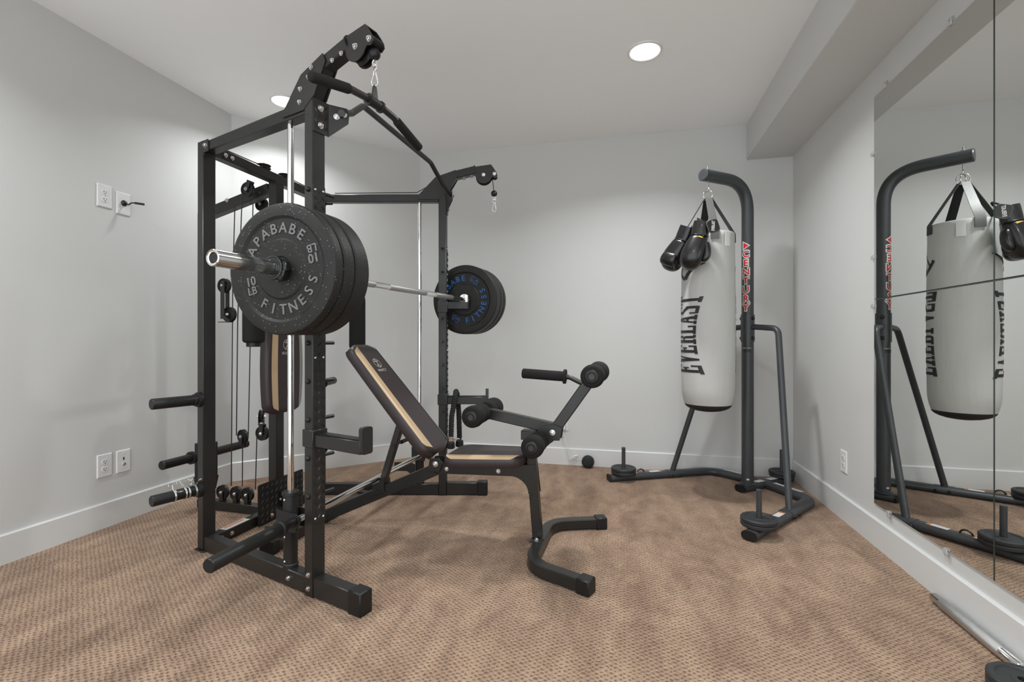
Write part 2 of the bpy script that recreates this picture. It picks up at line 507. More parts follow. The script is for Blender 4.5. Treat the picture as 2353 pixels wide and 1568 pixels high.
def text_geo(s, size=1.0, extrude=0.0, offset=0.0, align='CENTER', bold=0.0, cut=None):
    """letters as (verts, faces) in the xy plane, centred on the origin"""
    cu = bpy.data.curves.new('txt', 'FONT')
    cu.body = s; cu.size = size; cu.align_x = align; cu.align_y = 'CENTER'
    cu.extrude = extrude; cu.offset = offset + bold * size
    cu.resolution_u = 3
    ob = bpy.data.objects.new('txt', cu)
    COL.objects.link(ob)
    dg = bpy.context.evaluated_depsgraph_get()
    me = bpy.data.meshes.new_from_object(ob.evaluated_get(dg))
    bpy.data.objects.remove(ob); bpy.data.curves.remove(cu)
    bm = bmesh.new(); bm.from_mesh(me)
    if cut:
        ax, step = cut
        lo = min(v.co[ax] for v in bm.verts); hi = max(v.co[ax] for v in bm.verts)
        x = lo + step
        no = Vector((0, 0, 0)); no[ax] = 1
        while x < hi:
            co = Vector((0, 0, 0)); co[ax] = x
            bmesh.ops.bisect_plane(bm, geom=bm.verts[:] + bm.edges[:] + bm.faces[:], plane_co=co, plane_no=no)
            x += step
    bm.verts.ensure_lookup_table(); bm.verts.index_update()
    vs = [v.co.copy() for v in bm.verts]; fs = [[v.index for v in f.verts] for f in bm.faces]
    bm.free(); bpy.data.meshes.remove(me)
    return vs, fs

def put_text(mb, s, size, fn, **kw):
    vs, fs = text_geo(s, size, **kw)
    mb.add([fn(v.x, v.y, v.z) for v in vs], fs)

def flat_mesh(name, mb, m, parent):
    me = bpy.data.meshes.new(name); me.from_pydata(mb.v, [], mb.f); me.validate()
    return place(name, me, m, parent)

def rrect(w, h, r, n=5):
    out = []
    for cx, cy, a0 in ((w / 2 - r, h / 2 - r, 0), (-w / 2 + r, h / 2 - r, 90), (-w / 2 + r, -h / 2 + r, 180), (w / 2 - r, -h / 2 + r, 270)):
        for k in range(n + 1):
            a = math.radians(a0 + 90 * k / n)
            out.append((cx + r * math.cos(a), cy + r * math.sin(a)))
    return out

# shared small hardware
def bolt_mesh():
    mb = MB()
    mb.lathe([(0, 0), (0.010, 0), (0.010, 0.0015), (0, 0.0015)], seg=14)
    mb.lathe([(0, 0.0015), (0.0078, 0.0015), (0.0078, 0.0065), (0.0062, 0.0075), (0.0038, 0.0075), (0.0036, 0.0105), (0, 0.0115)], seg=6)
    return mb.mesh('bolt', 30)
BOLT = bolt_mesh(); BOLT.materials.append(M['zinc'])
def cap_mesh():
    mb = MB(); mb.lathe([(0, 0), (0.0105, 0), (0.0105, 0.002), (0.009, 0.007), (0.005, 0.0105), (0, 0.011)], seg=16)
    return mb.mesh('bolt_cap', 60)
CAP = cap_mesh(); CAP.materials.append(M['plastic'])
def rivet_mesh():
    mb = MB(); mb.lathe([(0, 0), (0.0042, 0), (0.0038, 0.0015), (0.002, 0.0026), (0, 0.003)], seg=10)
    return mb.mesh('rivet', 60)
RIVET = rivet_mesh(); RIVET.materials.append(M['zinc'])
def hw(name, me, parent, p, axis, scale=1.0):
    o = bpy.data.objects.new(name, me); COL.objects.link(o); o.parent = parent
    o.location = p
    o.rotation_mode = 'QUATERNION'
    o.rotation_quaternion = V3(axis).to_track_quat('Z', 'Y')
    o.scale = (scale,) * 3
    return o

# ------------------------------------------------------------------ room shell
XL, XR, YB, YF = -2.69, 1.204, 3.82, -0.7
CX1, CY1 = -2.69, 2.83       # left wall meets the angled wall
CX2, CY2 = -1.70, 3.82       # angled wall meets the back wall
SOFX, SOFZ = 0.893, 2.328
T = 0.12
mb = MB(); mb.prism([(XL, YF), (XR, YF), (XR, YB), (CX2, YB), (XL, CY1)], (0, 0, 0), (1, 0, 0), (0, 1, 0), -0.1, 0.0)
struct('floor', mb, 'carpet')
mb = MB(); mb.prism([(XL - T, YF - T), (XR + T, YF - T), (XR + T, YB + T), (XL - T, YB + T)], (0, 0, 0), (1, 0, 0), (0, 1, 0), H_CEIL, H_CEIL + 0.1)
struct('ceiling', mb, 'ceil')
mb = MB(); mb.box(((SOFX + XR + T) / 2, (YF + YB) / 2, (SOFZ + H_CEIL + 0.02) / 2), (XR + T - SOFX, YB - YF, H_CEIL + 0.02 - SOFZ), bevel=0.004)
struct('trim_1', mb, 'wall')
def wall(name, a, b, out):
    d = (V3(b[0], b[1], 0) - V3(a[0], a[1], 0)); L = d.length; d.normalize(); o = V3(out[0], out[1], 0)
    c = V3(a[0], a[1], 0) + d * (L / 2) + o * (T / 2) + Vector((0, 0, H_CEIL / 2))
    mb = MB(); mb.box(c, (L, T, H_CEIL + 0.02), d, o, bevel=0)
    struct(name, mb, 'wall')
wall('wall_left', (XL, YF), (XL, CY1), (-1, 0))
wall('wall_back_left', (CX1, CY1), (CX2, CY2), (-0.7071, 0.7071))
wall('wall_back', (CX2, YB), (XR, YB), (0, 1))
wall('wall_right', (XR, YB), (XR, YF), (1, 0))
BH, BT = 0.134, 0.015
def baseboard(name, pts):
    prof = [(0.0005, 0), (BT, 0), (BT, BH - 0.006), (BT - 0.006, BH), (0.0005, BH)]
    mb = MB(); mb.sweep([V3(p[0], p[1], 0) for p in pts], [(x, z) for x, z in prof], (0, 0, 1))
    struct(name, mb, 'trim')
# run clockwise so that the profile sits on the room side
s2 = 0.7071
baseboard('baseboard_left', [(XL, YF), (XL, CY1)])
baseboard('baseboard_back_left', [(CX1 - 0.004, CY1 - 0.004), (CX2 + 0.004, CY2 + 0.004)])
baseboard('baseboard_back', [(CX2, YB), (XR, YB)])
baseboard('baseboard_right', [(XR, YB), (XR, YF)])

# recessed ceiling lights, each with its own lamp
lamp_labels = ['round white recessed ceiling light shining above the punching bag side of the room',
               'round recessed ceiling light partly hidden behind the rack\'s top arm bracket',
               'recessed ceiling light over the open carpet beside the mirrors',
               'recessed ceiling light above the left wall close to the viewer']
for i, (x, y) in enumerate(LAMPS):
    t = thing('recessed_light', lamp_labels[i], 'ceiling light', (x, y, H_CEIL), 0, 'recessed ceiling lights')
    mb = MB(); mb.lathe([(0.079, -0.001), (0.079, -0.006), (0.084, -0.009), (0.093, -0.005), (0.095, 0.0), (0.095, 0.004), (0.079, 0.004)], seg=48, closed=True)
    part('trim_ring', mb, 'white', t)
    mb = MB(); mb.lathe([(0.0785, 0.001), (0.0785, -0.003), (0.06, -0.0075), (0.03, -0.010), (0, -0.011)], seg=48)
    part('lens', mb, 'lens', t, sharp=60)
    ld = bpy.data.lights.new('downlight', 'AREA')
    ld.shape = 'DISK'; ld.size = 0.14; ld.energy = LAMP_POWER * LAMP_DIM[i]; ld.color = (0.95, 0.985, 1.0)
    ld.spread = math.radians(LAMP_SPREAD)
    lo = bpy.data.objects.new('downlight', ld); COL.objects.link(lo); lo.parent = t; lo.location = (0, 0, -0.016)

# ------------------------------------------------------------------ cable rack (Smith machine cage)
TH = math.radians(-2.3)
ORG = Vector((-1.155, 2.277, 0))
SIG = math.radians(15.2)
cS, sS = math.cos(SIG), math.sin(SIG)
def to_local(p):
    d = V3(p) - ORG
    return Vector((d.x * math.cos(TH) + d.y * math.sin(TH), -d.x * math.sin(TH) + d.y * math.cos(TH), d.z))
def SF(k, s, n, z):
    return Vector((s * cS + n * sS, k * (0.625 + s * sS - n * cS), z))
def AX(k):
    return Vector((cS, k * sS, 0)), Vector((sS, -k * cS, 0))     # forward, inward
UPV = Vector((0, 0, 1))
rack = thing('power_rack', 'tall black cable and Smith machine rack with angled side frames against the left wall', 'gym rack', ORG, TH)
PW, PD = 0.05, 0.058      # upright section: along frame, across
RS = -0.795               # rear upright
BAR1 = Vector((-1.150, 1.140, 1.2365)); BAR2 = Vector((-1.003, 2.909, 1.260))
BD = (BAR2 - BAR1).normalized()

def sbox(mb, k, s0, s1, n0, n1, z0, z1, bevel=0.003):
    S, I = AX(k)
    Y = UPV.cross(S)
    mb.box(SF(k, (s0 + s1) / 2, (n0 + n1) / 2, (z0 + z1) / 2), (s1 - s0, n1 - n0, z1 - z0), S, Y, bevel)
    return mb

def pulley(parent, c, axis, r=0.042, arm=None, w=0.018, name='pulley_wheel'):
    """grooved wheel; arm = vector from the wheel centre to where its bracket is fixed"""
    mb = MB()
    mb.lathe([(0.004, -w / 2), (r * 0.35, -w / 2), (r * 0.4, -w * 0.3), (r * 0.8, -w * 0.3), (r * 0.85, -w / 2), (r, -w / 2), (r, -w * 0.38), (r * 0.84, 0),
              (r, w * 0.38), (r, w / 2), (r * 0.85, w / 2), (r * 0.8, w * 0.3), (r * 0.4, w * 0.3), (r * 0.35, w / 2), (0.004, w / 2)], (0, 0, 0), axis, 28, closed=True)
    o = part(name, mb, 'plastic', parent); o.location = c
    a = V3(axis).normalized()
    if arm is not None:
        arm = V3(arm); L = arm.length; d = arm.normalized(); side = a.cross(d)
        mb = MB()
        for sg in (-1, 1):
            mb.box(d * (L / 2 - 0.006) + a * (sg * (w / 2 + 0.004)), (L + 0.014, 0.026, 0.003), d, side, 0.0006)
        mb.box(d * L, (0.003, 0.026, w + 0.011), d, side, 0.0006)
        b = part('pulley_bracket', mb, 'steel', o)
    for sg in (-1, 1):
        hw('bolt', BOLT, o, a * (sg * (w / 2 + 0.0055)), a * sg, 0.9)
    return o

def cable(pts, parent=rack, r=0.0028):
    mb = MB(); mb.tube([V3(p) for p in pts], r, 8)
    return part('cable', mb, 'cable', parent)

def diamond(mb, o, X, Y, w, h, pitch=0.037):
    """raised lozenges on a w x h plate, X across, Y up, standing along X x Y"""
    X = V3(X).normalized(); Y = V3(Y).normalized(); Z = X.cross(Y); o = V3(o)
    cols = max(2, int(round(w / 0.0165)))
    for i in range(cols):
        x = -w / 2 + w * (i + 0.5) / cols
        sg = 1 if i % 2 else -1
        n = int(h / pitch)
        for j in range(n):
            y = -h / 2 + (j + (0.5 if i % 2 else 0.95)) * h / n
            if abs(y) > h / 2 - 0.013: continue
            c = o + X * x + Y * y
            d = (X * (0.55 * sg) + Y * 0.85).normalized(); e = Z.cross(d)
            l, ww, t = 0.0120, 0.0030, 0.0030
            vs = [c + d * l, c + e * ww, c - d * l, c - e * ww, c + d * (l * 0.55) + Z * t, c - d * (l * 0.55) + Z * t]
            mb.add(vs, [(0, 1, 4), (1, 2, 5), (1, 5, 4), (2, 3, 5), (3, 0, 4), (3, 4, 5)])

for k in (-1, 1):
    S, I = AX(k)
    # uprights
    mb = MB(); sbox(mb, k, -PW / 2, PW / 2, -PD / 2, PD / 2, 0.0, 1.94)
    fu = part('front_upright', mb, 'steel', rack)
    mb = MB(); sbox(mb, k, RS - PW / 2, RS + PW / 2, -PD / 2, PD / 2, 0.006, 1.94)
    sbox(mb, k, RS - PW / 2 - 0.012, RS + PW / 2 + 0.012, -PD / 2 - 0.008, PD / 2 + 0.008, 0.0, 0.006, 0.001)
    ru = part('rear_upright', mb, 'steel', rack)
    # base beam, foot and rubber cap
    mb = MB(); sbox(mb, k, RS + PW / 2, -PW / 2, -0.025, 0.025, 0.004, 0.072)
    bb = part('base_beam', mb, 'steel', rack)
    mb = MB(); sbox(mb, k, PW / 2, 0.252, -0.026, 0.026, 0.004, 0.080)
    ft = part('front_foot', mb, 'steel', rack)
    mb = MB(); sbox(mb, k, 0.222, 0.288, -0.030, 0.030, 0.0, 0.087, 0.004)
    part('foot_cap', mb, 'plastic', ft)
    for z in (0.032, 0.085):
        hw('bolt', BOLT, fu, SF(k, 0.0, -PD / 2, z), -I)
    hw('bolt', BOLT, bb, SF(k, -0.13, -0.025, 0.038), -I)
    # top side rail with rear end plate
    mb = MB(); sbox(mb, k, RS + PW / 2 + 0.004, -PW / 2, -0.025, 0.025, 1.886, 1.934)
    sbox(mb, k, RS + PW / 2, RS + PW / 2 + 0.004, -0.026, 0.026, 1.872, 1.938, 0.001)
    rail = part('side_rail', mb, 'steel', rack)
    mb = MB(); sbox(mb, k, RS + PW / 2 + 0.002, RS + PW / 2 + 0.045, -0.030, -0.0255, 1.880, 1.937, 0.001)
    tab = part('rail_tab', mb, 'steel', rail)
    hw('bolt', BOLT, tab, SF(k, RS + 0.05, -0.030, 1.909), -I, 1.2)
    # chrome guide rod and the black sleeves at its foot
    mb = MB(); mb.cyl(SF(k, -0.152, 0, 0.07), SF(k, -0.152, 0, 1.888), 0.0125, 20)
    part('guide_rod', mb, 'chrome', rack, sharp=60)
    o = SF(k, -0.152, 0, 0)
    mb = MB(); mb.lathe([(0, 0.072), (0.030, 0.072), (0.030, 0.085), (0.0275, 0.088), (0.0275, 0.212), (0.0285, 0.214), (0.0285, 0.22), (0, 0.22)], o, seg=24)
    bs = part('rod_stop', mb, 'steel_dull', rack)
    mb = MB(); mb.lathe([(0, 0.222), (0.0285, 0.222), (0.0285, 0.366), (0.034, 0.368), (0.034, 0.379), (0, 0.379)], o, seg=24)
    S0 = o + V3(S) * 0.0
    # plate that carries the Smith bar in front of the sleeve
    bx = Vector((-0.10, k * 0.625, 0.272))
    nrm = Vector((0, -1, 0))
    poly = [(-0.085, -0.045), (0.005, -0.045)] + [(0.028 * math.cos(math.radians(a)) + 0.0, 0.028 * math.sin(math.radians(a)) + 0.0) for a in range(-70, 100, 17)] + [(-0.085, 0.04)]
    yy = o.y - k * 0.0 
    mb.prism(poly, (bx.x, o.y + k * 0.034, bx.z), (1, 0, 0), (0, 0, 1), -0.003, 0.003)
    mb.prism(poly, (bx.x, o.y - k * 0.034, bx.z), (1, 0, 0), (0, 0, 1), -0.003, 0.003)
    cr = part('smith_carriage', mb, 'steel_dull', rack)
    for z in (0.35, 0.236):
        hw('rivet', RIVET, cr, o - I * 0.0285 + UPV * z, -I, 1.3)
    for z in (0.2, 0.1):
        hw('rivet', RIVET, bs, o - I * 0.0275 + UPV * z, -I, 1.3)
    # Smith bar end sleeve
    mb = MB()
    d = Vector((0, k, 0)); b0 = Vector((-0.10, 0, 0.272))
    mb.lathe([(0, 0.60), (0.0175, 0.60), (0.0175, 0.69), (0.033, 0.692), (0.033, 0.703), (0.0245, 0.706), (0.0245, 1.008), (0.0215, 1.012), (0, 1.012)], b0, d, 24)
    part('smith_bar_sleeve', mb, 'plastic', rack)
    # hooked safety catch on the far and near Smith carriage
    mb = MB(); mb.prism([(-0.16, 0.10), (-0.07, 0.105), (-0.015, 0.07), (-0.015, 0.15), (-0.05, 0.165), (-0.16, 0.155)], (o.x, o.y + k * 0.0 - k * 0.036, 0.05), (1, 0, 0), (0, 0, 1), -0.003, 0.003)
    part('safety_hook', mb, 'steel_dull', rack)
    # diamond plate strip with rivets
    mb = MB(); sbox(mb, k, PW / 2, PW / 2 + 0.0025, -0.0275, 0.0275, 0.287, 1.60, 0.0008)
    Yax = UPV; Xax = Vector((-k * sS, cS, 0)) if True else None
    Xd = UPV.cross(S)
    diamond(mb, SF(k, PW / 2 + 0.0025, 0, (0.287 + 1.60) / 2), Xd, UPV, 0.052, 1.30)
    ds = part('tread_plate_strip', mb, 'steel', rack)
    for z in (0.305, 0.93, 1.583):
        for n in (-0.018, 0.018):
            hw('rivet', RIVET, ds, SF(k, PW / 2 + 0.0025, n, z), S, 1.25)
    # rack pins through the upright
    for j in range(9):
        z = 0.389 + 0.1495 * j
        mb = MB(); mb.cyl(SF(k, 0, PD / 2, z), SF(k, 0, PD / 2 + 0.06, z), 0.0075, 14, 0.0012)
        p = part('rack_pin', mb, 'steel', rack)
        hw('pin_head', CAP, p, SF(k, 0, -PD / 2, z), -I)
    # safety spotter arm with its post sleeve
    mb = MB(); sbox(mb, k, -PW / 2 - 0.006, PW / 2 + 0.008, -PD / 2 - 0.005, PD / 2 + 0.005, 0.582, 0.650, 0.002)
    sbox(mb, k, PW / 2 + 0.006, 0.284, -0.026, 0.026, 0.585, 0.634, 0.003)
    sp = part('safety_arm', mb, 'steel', rack)
    mb = MB(); sbox(mb, k, 0.035, 0.283, -0.018, 0.018, 0.634, 0.638, 0.001)
    part('arm_liner', mb, 'plastic', sp)
    mb = MB()
    S_, I_ = AX(k)
    mb.prism([(x, y) for x, y in rrect(0.050, 0.098, 0.010)], SF(k, 0.276, 0, 0.634), UPV.cross(S_), UPV, 0, 0.018)
    part('end_plate', mb, 'steel', sp)
    # barbell cup
    t_ = (k * 0.625 - to_local(BAR1).y) / (to_local(BAR2).y - to_local(BAR1).y)
    bl = to_local(BAR1).lerp(to_local(BAR2), t_)
    sb = (bl.x) / cS
    mb = MB(); sbox(mb, k, -PW / 2 - 0.006, PW / 2 + 0.008, -PD / 2 - 0.005, PD / 2 + 0.005, bl.z - 0.085, bl.z - 0.015, 0.002)
    sbox(mb, k, PW / 2 + 0.006, sb + 0.030, -0.026, 0.026, bl.z - 0.062, bl.z - 0.0165, 0.002)
    sbox(mb, k, sb + 0.030, sb + 0.036, -0.027, 0.027, bl.z - 0.064, bl.z + 0.022, 0.001)
    part('bar_cup', mb, 'steel', rack)
    # storage pegs on the rear upright
    for z in (0.717, 0.292):
        mb = MB()
        mb.lathe([(0, 0), (0.036, 0), (0.036, 0.010), (0.034, 0.016), (0.028, 0.018), (0.028, 0.028), (0.0245, 0.030), (0.0245, 0.197), (0.0225, 0.200), (0, 0.200)], SF(k, RS, -PD / 2, z), -I, 28)
        part('storage_peg', mb, 'plastic', rack)
    # top pulley arm
    P0 = SF(k, 0, 0, 0)
    def sz(s, z): return P0 + S * s + UPV * z
    ps = [(-0.012, 1.934), (0.070, 2.058), (0.215, 2.094)]
    mb = MB(); mb.sweep(arc_path([sz(*p) for p in ps], 0.02, 2), rrect(0.05, 0.05, 0.004, 1), I)
    arm = part('pulley_arm', mb, 'steel', rack)
    poly = [(-0.168, 1.912), (-0.045, 2.042), (0.085, 2.088), (0.100, 2.055), (0.034, 1.942), (-0.024, 1.905), (-0.024, 1.900), (-0.16, 1.900)]
    mb = MB()
    for n in (-0.0285, 0.0285):
        mb.prism(poly, P0 + I * n, S, UPV, -0.002, 0.002)
    gp = part('gusset_plate', mb, 'steel', arm)
    for s, z in ((0.02, 2.052), (0.005, 2.018), (-0.045, 1.985), (-0.05, 1.935)):
        hw('bolt', BOLT, gp, P0 + S * s + UPV * z - I * 0.0305, -I)
    dirn = (sz(0.215, 2.094) - sz(0.070, 2.058)).normalized()
    mb = MB(); mb.lathe([(0, 0), (0.036, 0), (0.036, 0.006), (0, 0.006)], sz(0.208, 2.092), dirn, 28)
    part('swivel_disc', mb, 'steel_dull', arm)
    c0, r0 = (0.263, 2.058), 0.053
    poly = [(0.213, 2.110), (0.311, 2.124), (0.330, 2.098), (0.348, 2.070), (0.352, 2.052), (0.338, 2.040), (0.320, 2.045)]
    poly += [(c0[0] + r0 * math.cos(math.radians(a)), c0[1] + r0 * math.sin(math.radians(a))) for a in range(-25, -186, -16)]
    mb = MB()
    for n in (-0.026, 0.026):
        mb.prism(poly, P0 + I * n, S, UPV, -0.002, 0.002)
    mb.prism([(0.213, 2.110), (0.311, 2.124), (0.3105, 2.120), (0.213, 2.106)], P0, S, UPV, -0.026, 0.026)
    hd = part('pulley_head', mb, 'steel', arm)
    for s, z in (c0, (0.333, 2.064)):
        hw('bolt', BOLT, hd, P0 + S * s + UPV * z - I * 0.028, -I, 1.15)
        hw('bolt', BOLT, hd, P0 + S * s + UPV * z + I * 0.028, I, 1.15)
    pulley(rack, P0 + S * c0[0] + UPV * c0[1], I, 0.048, None, 0.022)
    mb = MB(); mb.cyl(sz(0.333, 2.064) - I * 0.024, sz(0.333, 2.064) + I * 0.024, 0.016, 18)
    part('guide_roller', mb, 'plastic', arm)
    for s, z in ((0.135, 2.055), (0.185, 2.066)):
        hw('bolt', BOLT, arm, P0 + S * s + UPV * (z - 0.008) - I * 0.025, -I, 0.9)
    # cable end: ball stop and wire eye
    hz = 2.024 if k < 0 else 1.945
    hs = 0.330
    cable([sz(-0.70, 1.948), sz(-0.17, 1.952), sz(0.05, 2.075), sz(0.22, 2.108), sz(0.262, 2.104), sz(0.297, 2.085), sz(hs - 0.012, 2.055), sz(hs, hz)])
    mb = MB(); mb.sphere(sz(hs, hz), 0.0205, 22, 14)
    part('ball_stop', mb, 'plastic', rack, sharp=60)
    mb = MB()
    mb.tube(arc_path([sz(hs, hz - 0.015), sz(hs - 0.011, hz - 0.028), sz(hs - 0.010, hz - 0.055), sz(hs, hz - 0.062), sz(hs + 0.010, hz - 0.055), sz(hs + 0.011, hz - 0.028), sz(hs, hz - 0.015)], 0.006, 4), 0.003, 8)
    mb.box(sz(hs, hz - 0.040), (0.018, 0.012, 0.014), S, UPV.cross(S), 0.002)
    part('wire_eye', mb, 'zinc', rack)
    # pull-up bar bracket: plate on the upright and folded wing
    mb = MB()
    sbox(mb, k, PW / 2 + 0.0005, PW / 2 + 0.004, -PD / 2, PD / 2 + 0.014, 1.808, 1.938, 0.001)
    w0 = SF(k, PW / 2 + 0.002, PD / 2 + 0.014, 0)
    wd = (S * 0.62 + I * 0.78).normalized()
    mb.prism([(0, 1.808), (0.075, 1.872), (0.078, 1.905), (0.070, 1.932), (0, 1.938)], w0, wd, UPV, -0.002, 0.002)
    diamond(mb, SF(k, PW / 2 + 0.004, 0.006, 1.873), Xd, UPV, 0.06, 0.12)
    br = part('tread_plate_bracket', mb, 'steel', rack)
    for z in (1.905, 1.838):
        hw('bolt', BOLT, br, SF(k, PW / 2 + 0.004, 0.004, z), S, 1.25)
    wn = wd.cross(UPV) * (1 if wd.cross(UPV).dot(S) > 0 else -1)
    for a, z in ((0.030, 1.893), (0.058, 1.906)):
        hw('bolt', BOLT, br, w0 + wd * a + UPV * z + wn * 0.002, wn, 1.2)

# Smith bar shaft between the carriages
mb = MB(); b0 = Vector((-0.10, 0, 0.272))
mb.cyl(b0 + Vector((0, -0.60, 0)), b0 + Vector((0, 0.60, 0)), 0.0145, 22)
part('smith_bar', mb, 'chrome', rack, sharp=60)
# pull-up bar
pp = [(0.085, -0.575, 1.905), (0.062, -0.47, 1.955), (0.040, -0.352, 2.045), (0.040, 0.352, 2.045), (0.062, 0.47, 1.955), (0.085, 0.575, 1.905)]
mb = MB(); mb.tube(arc_path(pp, 0.05, 5), 0.0135, 16)
part('pull_up_bar', mb, 'steel', rack, sharp=60)

# rear cross members and the centre tower
UR = RS * cS - 0.0
VR = 0.625 + RS * sS
CV = 0.02
mb = MB(); mb.box((UR, 0, 1.912), (0.05, 2 * VR - PD, 0.05), bevel=0.003)
rc = part('rear_crossbeam', mb, 'steel', rack)
for v in (-VR + 0.10, -VR + 0.06):
    hw('bolt', BOLT, rc, (UR + 0.0275, v + 0.02, 1.91), (1, 0, 0), 1.1)
mb = MB(); mb.box((UR, 0, 0.030), (0.05, 2 * VR - PD, 0.05), bevel=0.003)
rb = part('rear_base_beam', mb, 'steel', rack)
for v in (-VR + 0.06, -VR + 0.12):
    hw('bolt', BOLT, rb, (UR + 0.025, v, 0.030), (1, 0, 0), 1.1)
mb2 = MB(); mb2.box((UR, -0.25, 0.0556), (0.042, 0.15, 0.0008), bevel=0); wl = part('warning_label', mb2, 'label', rb)
mb2 = MB(); mb2.box((UR - 0.008, -0.25, 0.0561), (0.012, 0.12, 0.0006), bevel=0); part('label_stripe', mb2, 'orange', wl)
UT = -0.748
mb = MB(); mb.box((UT - 0.008, CV, 0.96), (0.055, 0.06, 1.86), bevel=0.003)
part('centre_upright', mb, 'steel', rack)
mb = MB(); mb.box(((UR - 0.025 - 1.30) / 2, CV, 0.030), (1.30 + UR - 0.025, 0.05, 0.05), bevel=0.003)
part('centre_base_beam', mb, 'steel', rack)
d = Vector((-1.27 + 0.79, 0, 1.735 - 1.855)); c = Vector((-1.03, CV, 1.795))
mb = MB(); mb.box(c, (d.length, 0.05, 0.06), d, (0, 1, 0), 0.003)
tb = part('tower_top_beam', mb, 'steel', rack)
hw('bolt', BOLT, tb, (-1.075, CV - 0.025, 1.808), (0, -1, 0), 1.2)
mb = MB(); mb.box((-1.27, CV, 0.90), (0.05, 0.05, 1.70), bevel=0.003)
part('rear_tower_upright', mb, 'steel', rack)
# foot plate with slot wheel
mb = MB()
poly = rrect(0.345, 0.222, 0.010, 3)
mb.prism(poly, (-0.728, 0.027, 0.113), (0, 1, 0), (0, 0, 1), 0, 0.005)
diamond(mb, (-0.723, 0.027, 0.113), (0, 1, 0), (0, 0, 1), 0.335, 0.215, 0.035)
fp = part('foot_plate', mb, 'steel_dull', rack)
for v, z in ((-0.05, 0.035), (0.10, 0.035)):
    hw('bolt', BOLT, fp, (-0.723, v, z), (1, 0, 0), 1.1)
pulley(rack, (-0.712, 0.018, 0.105), (0, 1, 0), 0.045, None)
# pulleys
pulley(rack, (-0.880, -0.055, 1.838), (0, 1, 0), 0.040, (0.02, 0, 0.045))
pulley(rack, (-0.926, 0.095, 1.800), (0, 1, 0), 0.040, (0.0, 0, 0.05))
for u in (-1.133, -1.035, -0.955):
    pulley(rack, (u, CV, 0.106), (0, 1, 0), 0.040, (0, 0, -0.05))
pulley(rack, (-0.988, CV, 0.440), (0.22, 0.97, 0), 0.040, (0, 0, -0.055))
pulley(rack, (-0.851, CV, 0.465), (0, 1, 0), 0.041, (0, 0, 0.05))
pulley(rack, (-0.858, CV, 0.562), (0.85, 0.5, 0), 0.038, (0, 0, -0.047))
pulley(rack, (-0.995, -0.10, 1.300), (0, 1, 0), 0.040, None)
pulley(rack, (-0.970, -0.09, 1.140), (0, 1, 0), 0.042, None)
mb = MB()
for v in (-0.115, -0.083):
    mb.box((-0.992, v, 1.22), (0.028, 0.003, 0.21), bevel=0.0008)
mb.box((-0.985, -0.10, 1.098), (0.075, 0.035, 0.004), bevel=0.001)
mb.box((-0.970, -0.117, 1.118), (0.060, 0.003, 0.014), (0.8, 0, -0.6), (0, 1, 0), 0.0008)
part('double_pulley_bracket', mb, 'steel', rack)
pulley(rack, (UR - 0.01, -VR + 0.05, 1.952), (0, 0, 1), 0.036, None)
pulley(rack, (UR - 0.01, VR - 0.05, 1.952), (0, 0, 1), 0.036, None)
pulley(rack, (UR + 0.0, -0.06, 1.952), (0, 0, 1), 0.036, None)
pulley(rack, (UR + 0.0, 0.10, 1.952), (0, 0, 1), 0.036, None)
# cables of the tower
cable([(-1.024, 0, 1.795), (-1.040, 0, 1.355), (-1.061, 0.01, 0.150)])
cable([(-0.918, -0.055, 1.838), (-0.965, -0.04, 1.10), (-1.024, CV - 0.01, 0.445)])
cable([(-0.955, 0.06, 1.80), (-0.960, 0.045, 1.0), (-0.950, CV, 0.445)])
cable([(-0.990, CV, 0.40), (-0.992, CV, 0.15)])
cable([(-0.889, CV, 0.465), (-0.900, CV, 0.14)])
cable([(UR - 0.01, -VR + 0.09, 1.954), (UR, -0.10, 1.954)])
cable([(UR - 0.01, VR - 0.09, 1.954), (UR, 0.14, 1.954)])
# weight carriage with sleeve bar
mb = MB()
mb.lathe([(0, -0.265), (0.022, -0.265), (0.0245, -0.262), (0.0245, -0.10), (0.036, -0.098), (0.036, -0.082), (0.029, -0.08), (0.029, 0.00), (0.036, 0.002), (0.036, 0.016), (0.0245, 0.018), (0.0245, 0.302), (0.022, 0.305), (0, 0.305)], (-1.24, 0, 0.325), (0, 1, 0), 28)
wc = part('weight_carriage_bar', mb, 'plastic', rack)
mb = MB(); mb.box((-1.255, CV, 0.29), (0.085, 0.085, 0.20), bevel=0.004)
mb.prism([(-0.05, -0.06), (0.05, -0.06), (0.03, -0.14), (-0.03, -0.14)], (-1.255, CV, 0.25), (1, 0, 0), (0, 0, 1), -0.04, 0.04)
part('weight_carriage', mb, 'steel_dull', wc)

